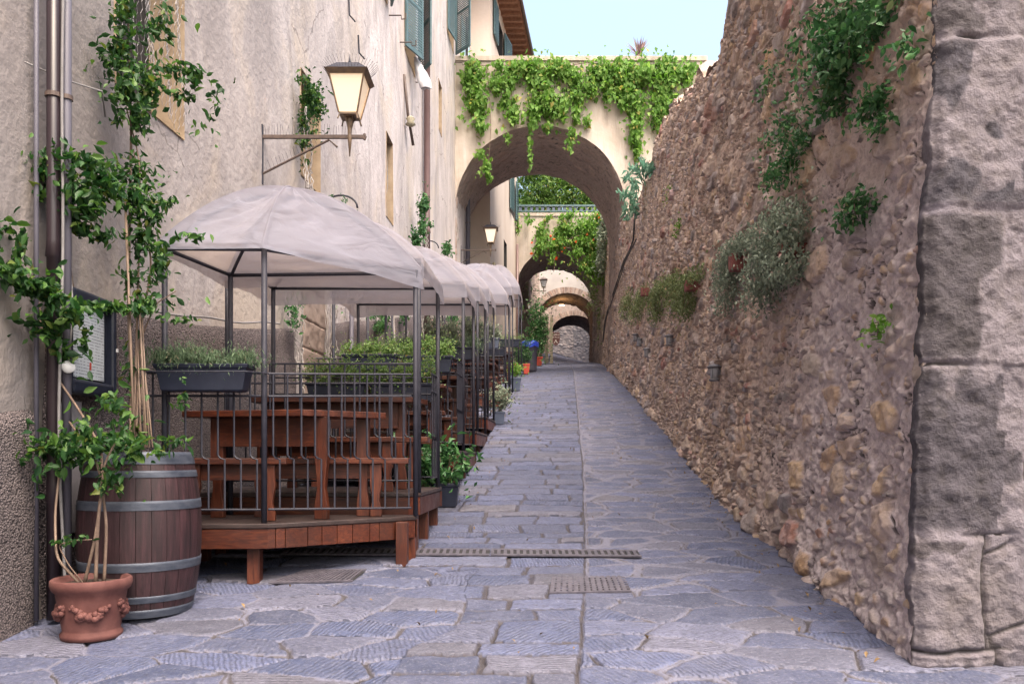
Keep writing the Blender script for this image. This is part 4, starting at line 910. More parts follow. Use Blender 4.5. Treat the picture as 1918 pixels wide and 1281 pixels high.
# ================================================================ TROUGHS, POTS AND THEIR PLANTS
def trough(label, x0, x1, y, zr, h, w, kind, ph, n, mt='plastic', name='plant_trough', cat='trough', group='plant troughs hung on the railings', plants=1, yaw=0., shape=None):
    root = E(name, ((x0 + x1) / 2, y, zr - h), label, cat, group, yaw); L = x1 - x0; t = .18 * h
    def ring(sx, sy, z): return [(-sx, -sy, z), (sx, -sy, z), (sx, sy, z), (-sx, sy, z)]
    a, b = L / 2, w / 2
    rows = [ring(a - t * 1.6, b - t, 0), ring(a - t * 1.3, b - t * .8, h * .06), ring(a - t * .5, b - t * .45, h * .78), ring(a - t * .45, b - t * .4, h * .82), ring(a - t * .15, b - t * .15, h * .85), ring(a, b, h * .97), ring(a, b, h), ring(a - .012, b - .012, h), ring(a - .02, b - .02, h * .8)]
    V = [v for r_ in rows for v in r_]; Fc = [(3, 2, 1, 0)] + [(i * 4 + k, i * 4 + (k + 1) % 4, (i + 1) * 4 + (k + 1) % 4, (i + 1) * 4 + k) for i in range(len(rows) - 1) for k in range(4)]
    mesh('trough_body', V, Fc, M[mt], root, bevel=.004)
    V = [(xx, yy, h * .86 + random.uniform(-.006, .006)) for xx in np.linspace(-a + .016, a - .016, 12) for yy in np.linspace(-b + .016, b - .016, 5)]
    mesh('soil', V, [(i * 5 + j, (i + 1) * 5 + j, (i + 1) * 5 + j + 1, i * 5 + j + 1) for i in range(11) for j in range(4)], M['soil'], root)
    C = []; nb = max(2, int(L / (.10 if kind != 'rosemary' else .15)))
    for i in range(nb):
        cx = -a + L * (i + .5) / nb; hh = ph * random.uniform(.6, 1.15)
        C.append(blob((cx + random.uniform(-.03, .03), random.uniform(-.02, .02), h + hh * .40), (L / nb * .8, w * .62, hh * .68), n // nb, .44, 22, soft=.7, seed=int(abs(x0) * 100) + i, shell=.9))
    C = np.concatenate(C)
    kw = dict(rosemary=dict(size=.030, tip=(0, 0, 1.2), asp=.14, spread=.8, fold=.05), herb=dict(size=.021, tip=(0, 0, .3), asp=.75, spread=1.1), silver=dict(size=.05, tip=(0, 0, .8), asp=.3, spread=1.), vine=dict(size=.05, tip=(0, 0, -.2), asp=.5))[kind]
    size = kw.pop('size')
    V, T = leaf_arrays(C, size, **kw); trimesh('foliage', V, T, M[kind], root)
    for i in range(nb):
        cx = -a + L * (i + .5) / nb; MB().tube([(cx, 0, h * .8), (cx + random.uniform(-.02, .02), random.uniform(-.02, .02), h + ph * .7)], .003, 4, .0015).build('stem', M['bark'], root)
    return root
tr1 = trough('rosemary trough hung on the front left railing of the lowest deck, beside the barrel', -2.30, -1.69, 5.20, 2.195, .175, .17, 'rosemary', .145, 5600)
MB().tube([(-2.36, 5.30, 2.15), (-2.33, 5.09, 2.14), (-1.68, 5.09, 2.14), (-1.62, 5.30, 2.15)], .005, 5).build('hanger_wire', M['iron'], tr1, world=True)
trough('left leafy herb trough behind the second lowest deck table', -1.87, -1.32, 7.30, 2.27, .155, .16, 'herb', .215, 3000)
trough('right leafy herb trough behind the second lowest deck table', -1.30, -.70, 7.32, 2.265, .165, .16, 'herb', .225, 3300)
trough('left herb trough on the front railing of the third lowest deck', -1.80, -1.20, 8.52, 2.68, .17, .17, 'herb', .17, 2600)
trough('right herb trough on the front railing of the third lowest deck', -1.18, -.62, 8.52, 2.665, .18, .17, 'herb', .17, 2600)
trough('left dark trough of low rosemary on the third lowest deck back railing', -1.50, -.94, 10.42, 3.03, .17, .18, 'rosemary', .13, 4200)
trough('right dark trough of low rosemary on the third lowest deck back railing', -.92, -.46, 10.42, 3.02, .17, .18, 'rosemary', .13, 3600)
trough('left trough of tall silvery plants on the fourth lowest deck', -1.30, -.80, 12.1, 3.36, .17, .18, 'silver', .32, 2000)
trough('middle trough of tall silvery plants on the fourth lowest deck', -.78, -.42, 12.1, 3.36, .17, .18, 'silver', .32, 1600)
trough('slate trough with silvery plants beside the fifth lowest deck railing', -.52, -.20, 13.7, 3.62, .18, .18, 'silver', .22, 1000, 'plasticb')
trough('dark trough on the back railing of the third highest deck', -.75, -.12, 17.95, 4.05, .2, .2, 'rosemary', .12, 1200)
trough('dark trough on the railing near the highest deck', -.35, .22, 21.6, 4.75, .2, .22, 'herb', .14, 800)
def pot_sq(label, u, v, Y, w, h, mt, kind, pr, ph, n, size, name='square_pot', cat='pot', group='potted plants at the lane edge of the decks', dx=0, st=5):
    x = (u - CU) / F * Y; z = float(GX(x, Y)); root = E(name, (x, Y, z), label, cat, group)
    def ring(s, z_): return [(-s, -s, z_), (s, -s, z_), (s, s, z_), (-s, s, z_)]
    rows = [ring(w * .36, 0), ring(w * .46, h * .84), ring(w * .5, h * .86), ring(w * .5, h), ring(w * .46, h), ring(w * .45, h * .85)]
    V = [q for r_ in rows for q in r_]; Fc = [(3, 2, 1, 0)] + [(i * 4 + k, i * 4 + (k + 1) % 4, (i + 1) * 4 + (k + 1) % 4, (i + 1) * 4 + k) for i in range(5) for k in range(4)]
    mesh('pot_body', V, Fc, M[mt], root, bevel=.006)
    s = w * .45; mesh('soil', [(-s, -s, h * .9), (s, -s, h * .9), (s, s, h * .91), (-s, s, h * .9)], [(0, 1, 2, 3)], M['soil'], root)
    C = blob((dx, 0, h + ph * .48), (pr, pr, ph * .52), n, .42, 9, seed=int(u), shell=.75)
    V, T = leaf_arrays(C, size, tip=(0, 0, -.1), asp=.42); trimesh('foliage', V, T, M[kind], root)
    for i in range(st):
        a = random.uniform(0, 6.28); MB().tube([(0, 0, h * .85), (dx * .5 + cos(a) * pr * .3, sin(a) * pr * .3, h + ph * .4), (dx + cos(a) * pr * .6, sin(a) * pr * .6, h + ph * .75)], .006, 5, .003).build('stem', M['bark'], root)
    return root
pot_sq('dark square pot with a broad leafy shrub, in the gap after the second lowest deck', 838, 920, 8.0, .25, .235, 'plastic', 'shrub', .20, .38, 520, .08)
pot_sq('leafy shrub in a dark pot close behind the second pergola post', 792, 915, 7.72, .22, .24, 'plastic', 'shrub', .16, .46, 480, .075, dx=-.02)
pot_sq('blue grey pot with a loose silvery shrub, halfway up the decks', 935, 790, 13.9, .21, .22, 'plasticb', 'silver', .24, .48, 600, .07)
pot_sq('blue grey pot with a bright green bush beside the second highest deck', 966, 747, 19.75, .27, .32, 'plasticb', 'ivy', .17, .40, 450, .06)
pot_sq('blue grey square tub of small plants beside the highest deck', 966, 728, 21.4, .34, .34, 'plasticb', 'herb', .17, .18, 350, .05)
pot_sq('tall laurel in a round edged red pot before the grey bin', 986, 700, 25.3, .22, .32, 'redpot', 'shrub', .20, .78, 700, .06, st=3)
pot_sq('dark laurel in a red pot behind the farthest pergola posts', 966, 700, 25.0, .24, .34, 'redpot', 'shrub', .26, .80, 800, .06, st=3)
pot_sq('red box planter with a tall dense bush against the stone jamb', 1007, 687, 33.0, .42, .36, 'redpot', 'shrub', .42, 2.3, 3200, .10, st=6)
# wheelie bin with blue bag
x, Y = (992 - CU) / F * 26.6, 26.6; zb = float(GX(x, Y)); bn = E('grey_bin', (x, Y, zb), 'grey litter bin with a bright blue bag over its rim', 'bin')
MB().lathe([(.21, 0), (.23, .05), (.27, .85), (.29, .86), (.29, .92), (.25, .92)], n=20).build('bin_body', M['plasticb2'] if 'plasticb2' in M else M['pipel'], bn, True)
V = [(r * cos(t), r * sin(t), z + .03 * sin(t * 5) + random.uniform(-.01, .01)) for r, z in ((.30, .80), (.305, .90), (.30, .97), (.24, .99), (.1, .96)) for t in np.linspace(0, 2 * pi, 25)[:-1]]
mesh('bin_bag', V, [(i * 24 + k, i * 24 + (k + 1) % 24, (i + 1) * 24 + (k + 1) % 24, (i + 1) * 24 + k) for i in range(4) for k in range(24)], M['bluebag'], bn, True)
# ================================================================ BARREL
bx, by = -2.185, 4.71; bz = float(GX(bx, by)) - .005
br = E('wine_barrel', (bx, by, bz), 'large old wine barrel with grey hoops, planted with canes and vines', 'barrel'); br.scale = (.935, .935, .985)
def br_r(z): q = (z / .95 - .5) * 2; return .360 - .062 * q * q
N = 26
for k in range(N):
    a0 = 2 * pi * k / N + .004; a1 = 2 * pi * (k + 1) / N - .004 + random.uniform(-.001, .001); zs = np.linspace(0.004, .948, 15); V = []; aa = np.linspace(a0, a1, 4)
    for z in zs:
        r = br_r(z)
        for a in aa: V.append((r * cos(a), r * sin(a), z))
        for a in aa[::-1]: V.append(((r - .022) * cos(a), (r - .022) * sin(a), z))
    Fc = [(i * 8 + j, i * 8 + (j + 1) % 8, (i + 1) * 8 + (j + 1) % 8, (i + 1) * 8 + j) for i in range(14) for j in range(8)] + [tuple(range(7, -1, -1)), tuple(14 * 8 + j for j in range(8))]
    mesh('stave', V, Fc, M['stave'], br, smooth=False)
for (z0, z1) in ((.875, .945), (.800, .838), (.615, .668), (.270, .322), (.090, .128), (.003, .050)):
    pr = [(br_r(z) + .0045, z) for z in np.linspace(z0, z1, 4)]; pr += [(br_r(z) - .002, z) for z in np.linspace(z1, z0, 4)]
    MB().lathe(pr + [pr[0]], n=72, cap=False).build('hoop', M['hoop'], br, True)
MB().lathe([(.001, .90), (.15, .915), (br_r(.9) - .024, .90)], n=30, cap=False).build('soil', M['soil'], br, True)
# ================================================================ TERRACOTTA POT WITH TRAINED VINE
px, py = -2.225, 4.24; pz = float(GX(px, py)) - .004
pt_ = E('terracotta_pot', (px, py, pz), 'round terracotta pot with moulded garlands, standing before the barrel', 'pot')
pr = [(.13, 0), (.148, .004), (.152, .03), (.140, .045), (.140, .055), (.165, .20), (.172, .245), (.190, .262), (.198, .285), (.196, .31), (.186, .318), (.172, .31), (.165, .27)]
MB().lathe(pr, n=56, cap=True).build('pot_body', M['terracotta'], pt_, True)
MB().lathe([(.001, .285), (.08, .295), (.168, .285)], n=24, cap=False).build('soil', M['soil'], pt_, True)
for side in (-1.15, -2.5, .3, 1.8):
    rel = MB()
    for q in np.linspace(-.5, .5, 13):
        a = side + q; z = .175 - .055 * math.cos(q * 3.1) + .01; r = .157 + .01 * abs(q)
        rr = .017 + .009 * math.cos(q * 3); c = np.array([r * cos(a), r * sin(a), z])
        for dq in range(3):
            cc = c + rng.normal(0, .007, 3); n0 = len(rel.V); nn_ = 7
            rel.V += [tuple(cc + rr * .75 * np.array([cos(t) * sin(p), sin(t) * sin(p), cos(p)])) for p in np.linspace(.1, pi - .1, 5) for t in np.linspace(0, 2 * pi, nn_ + 1)[:-1]]
            rel.F += [(n0 + i * nn_ + k, n0 + i * nn_ + (k + 1) % nn_, n0 + (i + 1) * nn_ + (k + 1) % nn_, n0 + (i + 1) * nn_ + k) for i in range(4) for k in range(nn_)]
    rel.build('moulded_garland', M['terracotta'], pt_, True)

vn1 = E('potted_vine', (px, py, pz + .29), 'thin stemmed leafy vine trained up from the terracotta pot', 'vine')
stem('stem', [(px + .02, py, pz + .28), P(183, 980, 4.2), P(192, 900, 4.22), P(190, 840, 4.3), P(150, 770, 4.4), P(95, 690, 4.45), P(75, 600, 4.4)], .010, M['bark'], vn1, .005, 7)
stem('stem', [(px + .05, py + .03, pz + .28), P(200, 985, 4.25), P(190, 900, 4.26), P(180, 860, 4.3), P(130, 790, 4.42)], .009, M['bark'], vn1, .005, 7)
stem('stem', [(px - .04, py, pz + .28), P(178, 1010, 4.2), P(188, 940, 4.22), P(195, 870, 4.2), P(215, 830, 4.2)], .009, M['bark'], vn1, .005, 7)
stem('stem', [(px - .06, py, pz + .28), P(105, 1045, 4.2), P(103, 960, 4.3), P(113, 870, 4.35)], .008, M['cane'], vn1, .006, 6)
stem('twig', [(px - .04, py, pz + .28), P(130, 1060, 4.2), P(108, 1020, 4.22), P(140, 1012, 4.2), P(172, 1010, 4.18)], .004, M['bark'], vn1, .003, 5)
def uvleaf(L, size, mt, name, parent, dens=1., **k):
    C = np.concatenate([blob(P(u, v, Y), (ru * Y / F, dp, rv * Y / F), int(n * dens), cl, 10, seed=int(u + v), shell=.9) for (u, v, Y, ru, rv, dp, n, cl) in L])
    return leaves(name, C, size, mt, parent, hi=True, **k)
uvleaf([(95, 850, 4.3, 55, 40, .14, 200, .48), (170, 825, 4.3, 65, 32, .16, 240, .47), (225, 845, 4.25, 50, 28, .15, 150, .48), (205, 900, 4.2, 22, 30, .1, 60, .3), (215, 760, 4.4, 45, 25, .1, 50, .4)], .052, M['vine'], 'foliage', vn1, asp=.52, tip=(.1, -.3, -.5))
uvleaf([(115, 1015, 4.2, 40, 9, .05, 22, 0), (160, 1005, 4.2, 14, 6, .04, 8, 0)], .04, M['vine'], 'foliage', vn1, asp=.5)
# barrel vine: canes, stems and leaf masses up the wall
vn2 = E('climbing_vine', (bx + .02, by + .05, bz + .91), 'tall climbing vine tied to bamboo canes, rising from the barrel past the netted window', 'vine')
for (ub, ut, vt, r) in ((252, 235, 380, .008), (265, 256, 600, .0045), (272, 262, 620, .0045), (280, 264, 560, .0045), (286, 266, 640, .0045), (260, 268, 650, .005), (275, 258, 520, .006)):
    MB().tube([P(ub, 838, 4.62), P(ut, vt, 4.95)], r, 7).build('bamboo_cane', M['cane'], vn2, True, True)
for k in range(2):
    c = P(270, 692 + k * 118, 4.66 + (1 - k) * .12); MB().lathe([(.028, -.004), (.03, 0), (.028, .004)], c, 12).build('green_tie', M['herb'], vn2, world=True)
stem('stem', [P(246, 838, 4.7), P(245, 700, 4.95), P(240, 560, 5.0), P(243, 400, 5.05), P(246, 250, 5.1), P(242, 110, 5.1), P(240, 0, 5.1), P(240, -60, 5.1)], .011, M['bark'], vn2, .006, 7)
stem('stem', [P(255, 838, 4.7), P(262, 620, 4.95), P(285, 500, 5.0), P(270, 400, 5.05), P(250, 280, 5.05)], .008, M['bark'], vn2, .004, 6)
stem('stem', [P(250, 838, 4.7), P(258, 560, 4.95), P(262, 420, 5.0), P(262, 300, 5.0), P(236, 200, 5.1)], .007, M['bark'], vn2, .004, 6)
stem('twig', [P(262, 640, 4.95), P(290, 570, 4.95), P(330, 545, 5.0)], .005, M['bark'], vn2, .003, 5)
LV = [(245, 25, 5.05, 42, 45, .12, 150, .45), (300, 35, 5.2, 30, 22, .08, 50, .45), (225, 95, 5.05, 42, 40, .12, 200, .46), (290, 60, 5.2, 35, 20, .1, 60, .4), (235, 150, 5.0, 48, 45, .15, 380, .46), (275, 160, 5.1, 35, 45, .12, 220, .46), (250, 215, 5.0, 38, 55, .13, 300, .45),
      (330, 130, 5.3, 45, 14, .08, 90, .4), (370, 150, 5.3, 32, 22, .1, 110, .42), (345, 180, 5.3, 22, 12, .06, 45, .3), (400, 190, 5.35, 14, 45, .07, 36, .0), (372, 245, 5.3, 20, 22, .06, 14, .0),
      (255, 320, 5.0, 40, 30, .10, 110, .45), (235, 365, 4.95, 50, 40, .12, 330, .46), (275, 395, 4.95, 38, 32, .12, 200, .45), (320, 375, 5.05, 22, 10, .05, 26, .0), (265, 450, 4.95, 34, 35, .1, 140, .45),
      (290, 490, 4.9, 30, 45, .10, 190, .45), (280, 570, 4.9, 42, 24, .09, 130, .43), (340, 600, 4.95, 38, 9, .05, 30, .0), (350, 445, 4.95, 45, 10, .05, 38, .0), (240, 520, 4.9, 22, 60, .06, 60, .4), (245, 690, 4.85, 18, 60, .06, 50, .4), (330, 828, 4.5, 35, 12, .06, 30, .0), (300, 850, 4.25, 28, 10, .05, 18, .0), (345, 745, 5.0, 15, 45, .05, 26, 0), (255, 800, 4.7, 30, 20, .08, 40, 0)]
uvleaf(LV, .050, M['vine'], 'foliage', vn2, dens=.9, asp=.5, tip=(.2, -.3, -.5))
vn3 = E('climbing_vine', P(110, 1120, 4.6), 'dense leafy vine bunched around the dark downpipe above the menu case', 'vine')
stem('stem', [P(140, 560, 4.65), P(128, 480, 4.65), P(130, 400, 4.65), P(120, 320, 4.65)], .007, M['bark'], vn3, .004, 6)
stem('stem', [P(120, 760, 4.5), P(90, 640, 4.45), P(70, 560, 4.4)], .009, M['bark'], vn3, .005, 6)
stem('runner', [P(85, 320, 4.6), P(76, 230, 4.62), P(62, 130, 4.62), P(36, 35, 4.62)], .003, M['rust'], vn3, .002, 4)
uvleaf([(95, 300, 4.5, 45, 26, .12, 210, .44), (150, 315, 4.5, 50, 32, .12, 230, .44), (95, 345, 4.5, 42, 32, .1, 120, .46), (160, 370, 4.5, 48, 45, .12, 330, .45), (195, 345, 4.55, 30, 26, .1, 90, .44), (140, 415, 4.55, 40, 30, .1, 120, .46), (190, 440, 4.6, 28, 18, .07, 46, .3), (75, 370, 4.5, 20, 14, .06, 30, 0)], .055, M['vine'], 'foliage', vn3, dens=1.05, asp=.5, tip=(.2, -.4, -.4))
uvleaf([(20, 460, 4.2, 26, 34, .08, 75, .4), (30, 515, 4.15, 42, 30, .1, 160, .45), (75, 550, 4.2, 50, 32, .1, 210, .45), (120, 590, 4.3, 48, 24, .1, 150, .45), (85, 620, 4.3, 34, 20, .08, 70, .4), (160, 575, 4.5, 40, 12, .06, 70, .0), (205, 575, 4.6, 38, 10, .06, 60, .0), (160, 640, 4.5, 14, 40, .05, 26, 0), (120, 660, 4.4, 22, 26, .05, 40, .4), (255, 580, 4.75, 36, 8, .05, 40, 0)], .056, M['vine'], 'foliage', vn3, dens=1.0, asp=.52, tip=(.4, -.4, -.3))
# ================================================================ MENU CASE
mc = E('menu_case', (wx(4.85) + .12, 4.55, 1.95), 'dark blue wall case holding a printed menu, half covered by vine leaves', 'menu case')
y0, y1, z0, z1 = 4.53, 5.09, 1.965, 2.575; xm = lambda y: wx(y) + .09 + (y1 - y) * .06
def plate(name, ya, yb, za, zb, off, th, mt, bev=.0, par=mc):
    V = [(xm(y) + o_, y, z) for o_ in (off, off + th) for (y, z) in ((ya, za), (yb, za), (yb, zb), (ya, zb))]
    return mesh(name, V, [(3, 2, 1, 0), (4, 5, 6, 7), (0, 1, 5, 4), (1, 2, 6, 5), (2, 3, 7, 6), (3, 0, 4, 7)], mt, par, world=True, bevel=bev)
plate('case_back', y0 + .03, y1 - .03, z0 + .03, z1 - .03, -.07, .06, M['plastic'])
for (a, b, c, d) in ((y0, y0 + .055, z0, z1), (y1 - .045, y1, z0, z1), (y0 + .05, y1 - .04, z1 - .075, z1), (y0 + .05, y1 - .04, z0, z0 + .085)):
    plate('case_frame', a, b, c, d, -.06, .10, M['plastic'], .018)
sh_ = plate('menu_sheet', y0 + .075, y1 - .10, z0 + .10, z1 - .09, .0, .003, M['paper'])
for (a, z) in ((y0 + .085, z0 + .165), (y0 + .285, z0 + .155)): plate('red_badge', a, a + .02, z, z + .045, .004, .001, M['redpot'], par=sh_)
MB().lathe([(.008, 0), (.008, .02)], (xm(5.07) + .045, 5.07, 2.26), 10).build('latch', M['white'], mc, world=True)
jb = E('junction_box', P(128, 688, 4.45), 'small round white electric box beside the menu case', 'electric box')
tb = MB(); tb.tube([(0, 0, 0), (.02, -.035, 0)], .034, 18).build('box_cover', M['white'], jb, True)
MB().tube([(0, 0, .03), (.01, .03, .3), (-.02, .05, .6)], .006, 6).build('cable', M['cable'], jb, True)
# netting in the first window
nt = E('torn_netting', (wx(5.78) - .02, 5.78, 4.1), 'torn dirty white netting sagging in the near window behind the vine', 'net')
nm = MB()
for i in range(34):
    y = 5.32 + .90 * i / 34; pts = []
    for j in range(46):
        z = 5.85 - j * .039; zz = .010 * (-1) ** (i + j)
        yy = y + zz + .02 * sin(z * 5 + i * .4); lim = 4.12 + .05 * sin(i)
        if z < lim + (.25 if y < 5.5 else 0): break
        pts.append((wx(yy) + .03 + .03 * sin(i * .7 + z * 4), yy, z))
    nm.tube(pts, .0021, 3)
nm.build('net_mesh', M['net'], nt, world=True)
net2 = E('torn_netting', (wx(13.9), 13.95, 5.8), 'pale net hanging in the narrow window high above the canopies', 'net'); nm = MB()
for i in range(8):
    y = 13.68 + i * .035; nm.tube([(wx(y) - .04 + .02 * sin(z * 7 + i), y + .01 * sin(z * 9 + i), z) for z in np.linspace(5.75, 6.95 - i * .03, 18)], .007, 3)
nm.build('net_mesh', M['net'], net2, world=True)
# ================================================================ LANTERNS
def pyr(wt, wb, zt, zb): return [(-wb, -wb, zb), (wb, -wb, zb), (wb, wb, zb), (-wb, wb, zb), (-wt, -wt, zt), (wt, -wt, zt), (wt, wt, zt), (-wt, wt, zt)]
BX = [(3, 2, 1, 0), (4, 5, 6, 7), (0, 1, 5, 4), (1, 2, 6, 5), (2, 3, 7, 6), (3, 0, 4, 7)]
def lantern(label, xw, Y, z, arm, s, glass, mt='lampiron', light=0, bracket=True, spikes=True, col_=(1, .72, .42)):
    """xw: x of the wall; lamp hangs on a horizontal arm along +x at height z"""
    root = E('wall_lantern', (xw, Y, z), label, 'lantern', 'wrought iron street lanterns on the left walls')
    I = M['iron'] if light else M['rust']
    ax = arm * .86
    MB().box(-.0, arm, -.014, .014, -.018, .018).build('arm', M['rust'], root, bevel=.003)
    MB().box(-.02, .022, -.02, .02, -.46 * s, .12 * s).build('wall_plate', I, root, bevel=.004)
    MB().tube([(.01, 0, -.36 * s), (arm * .66, 0, -.03), (arm * .74, 0, -.10)], .011, 7).build('brace', M['rust'], root)
    MB().tube([(arm, 0, -.03), (arm + .012, 0, 0), (arm, 0, .03)], .014, 8).build('arm_end', M['rust'], root)
    def L(V): return [(ax + x * s, y * s, zz * s) for x, y, zz in V]
    MB().lathe([(.004, -.19 * s), (.018 * s, -.05 * s), (.024 * s, .0), (.018 * s, .03 * s), (.024 * s, .1 * s), (.034 * s, .17 * s), (.03 * s, .19 * s)], (ax, 0, 0), 10).build('stalk', M[mt], root, True)
    for k in range(4):
        a = pi / 4 + k * pi / 2; d = (cos(a), sin(a)); e = []
        for t in np.linspace(0, 1, 8): r = .02 + .095 * t; zz = .09 + .10 * t ** .5 + .035 * sin(t * pi); e.append((ax + d[0] * r * s, d[1] * r * s, zz * s))
        e.append((ax + d[0] * .135 * s, d[1] * .135 * s, .14 * s)); MB().tube(e, .008 * s, 6).build('scroll', M[mt], root)
    zb, zt, wb, wt_ = .20, .545, .088, .165
    for k in range(4):
        a = k * pi / 2; c, sn = cos(a), sin(a)
        q = [(x * c - y * sn, x * sn + y * c, zz) for x, y, zz in [(-wb + .006, -wb + .004, zb + .01), (wb - .006, -wb + .004, zb + .01), (wt_ - .006, -wt_ + .004, zt), (-wt_ + .006, -wt_ + .004, zt)]]
        mesh('glass_pane', L(q), [(0, 1, 2, 3)], glass, root)
        a2 = a + pi / 4; d = (cos(a2) * 1.414, sin(a2) * 1.414)
        MB().tube(L([(d[0] * wb, d[1] * wb, zb), (d[0] * wt_, d[1] * wt_, zt)]), .0085 * s, 4).build('frame_bar', M[mt], root)
    mesh('base_plate', L(pyr(wb, wb, zb + .008, zb - .012)), BX, M[mt], root)
    mesh('eave', L(pyr(.205, .17, zt + .035, zt - .005)), BX, M[mt], root)
    mesh('lantern_roof', L(pyr(.105, .195, zt + .125, zt + .036)), BX, I, root)
    MB().lathe([(.022 * s, 0), (.02 * s, .02 * s), (.008 * s, .03 * s), (.013 * s, .045 * s), (.001, .13 * s)], (ax, 0, (zt + .125) * s), 8).build('finial', I, root, True)
    bl = MB().lathe([(.02 * s, 0), (.032 * s, .05 * s), (.02 * s, .09 * s), (.004, .1 * s)], (ax, 0, .30 * s), 12).build('bulb', M['bulb'], root, True)
    if spikes:
        sp = MB()
        for i in range(30): x = .05 + arm * .85 * i / 30; sp.box(x - .0035, x + .0035, -.003, .003, .016, .020); sp.tube([(x, 0, .018), (x + random.uniform(-.01, .01), random.uniform(-.04, .04), .115)], .0014, 3)
        sp.build('bird_spikes', M['iron'], root); sp = MB()
        for i in range(16): t = i / 16; x = .03 + arm * .55 * t; zz = -.35 * s + t * .28; sp.tube([(x, 0, zz), (x - .03, random.uniform(-.02, .02), zz + .09)], .0013, 3)
        sp.build('bird_spikes', M['iron'], root)
        sp = MB()
        for i in range(44):
            a = i / 44 * 2 * pi; r = .18; p = (ax + cos(a) * r * s, sin(a) * r * s, (zt + .045) * s); sp.tube([p, (p[0] + cos(a) * .09, p[1] + sin(a) * .09, p[2] + .09)], .0013, 3)
        sp.build('bird_spikes', M['iron'], root)
    if light:
        ld = bpy.data.lights.new('lantern_light', 'POINT'); ld.energy = light; ld.color = col_; ld.shadow_soft_size = .06
        lo = bpy.data.objects.new('lantern_light', ld); col.objects.link(lo); lo.parent = root; lo.location = (ax, 0, .42 * s)
    return root
t = NT('lit_bulb'); t.fin((1, .9, .7), .4); t.set(t.b.inputs['Emission Color'], (1, .78, .5)); t.b.inputs['Emission Strength'].default_value = 4; M['bulb'] = t.m
lantern('large lit street lantern on a spiked iron bracket above the nearest canopy', wx(7.9), 7.9, 4.75, 1.02, 1.02, M['glow'], light=6)
lantern('lit street lantern seen under the first arched bridge', wx(24.3), 24.3, 7.86, 1.06, 1.1, M['glow2'], light=3)
lantern('street lantern seen through the second arch, small and unlit', 1.02, 42.0, 10.28, .75, 1.0, M['glassd'], spikes=False)
lantern('tiny lantern low on the left wall before the second arch', -.02 + .35, 33.6, 7.72, .45, .40, M['glassd'], spikes=False)
# lamp under the third arch
al = E('arch_lamp', P(1052, 571, 46.4), 'glowing lamp under the crown of the third arch', 'lamp')
MB().box(-.16, .16, -.08, .08, 0, .12).build('lamp_housing', M['rust'], al, bevel=.01); MB().box(-.14, .14, -.07, .07, -.05, -.002).build('lamp_glass', M['bulb'], al, bevel=.01)
ld = bpy.data.lights.new('arch_light', 'POINT'); ld.energy = 9; ld.color = (1, .6, .25); ld.shadow_soft_size = .15; lo = bpy.data.objects.new('arch_light', ld); col.objects.link(lo); lo.location = (P(1052, 574, 45.8)[0], 45.6, P(1052, 574, 46.4)[2] - .15)
# small lanterns on the rubble wall
def small_lamp(label, u, v, s=1.):
    Y = Yo(u, 1.73); z = ZV(v, Y); Y = Yo(u, float(wall_o(Y, z)) - .09); z = ZV(v, Y); x = (u - CU) / F * Y
    root = E('small_wall_lamp', (x, Y, z), label, 'wall lamp', 'small grey lamps on the rubble wall')
    MB().lathe([(.055 * s, -.09 * s), (.06 * s, -.085 * s), (.06 * s, -.07 * s), (.045 * s, -.065 * s)], n=12).build('lamp_base', M['iron2'], root, True)
    MB().lathe([(.042 * s, -.066 * s), (.05 * s, .03 * s), (.048 * s, .05 * s)], n=12).build('lamp_glass', M['glassd'], root, True)
    MB().lathe([(.06 * s, .048 * s), (.078 * s, .055 * s), (.078 * s, .066 * s), (.05 * s, .085 * s), (.02 * s, .092 * s)], n=12).build('lamp_cap', M['iron2'], root, True)
    MB().box(.02, .12, -.02, .02, -.03, .03).build('wall_mount', M['iron2'], root)
    for k in range(3):
        a = 2 + k * 2.1; MB().tube([(.053 * s * cos(a), .053 * s * sin(a), -.07 * s), (.056 * s * cos(a), .056 * s * sin(a), .055 * s)], .005, 4).build('guard_bar', M['iron2'], root)
M['iron2'] = simple('grey_weathered_metal', (.10, .10, .115), (.20, .19, .20), 20, .5, .2, .002, 80)
small_lamp('nearest and largest small grey lamp on the rubble wall', 1338, 698, 1.); small_lamp('small grey wall lamp just below the hanging plants of the middle ledge', 1253, 637, .95)
small_lamp('lowest of the three clustered far wall lamps', 1211, 660, .95); small_lamp('upper left lamp of the far clustered trio on the rubble wall', 1190, 632, .95); small_lamp('middle lamp of the far clustered trio on the rubble wall', 1197, 641, .95)
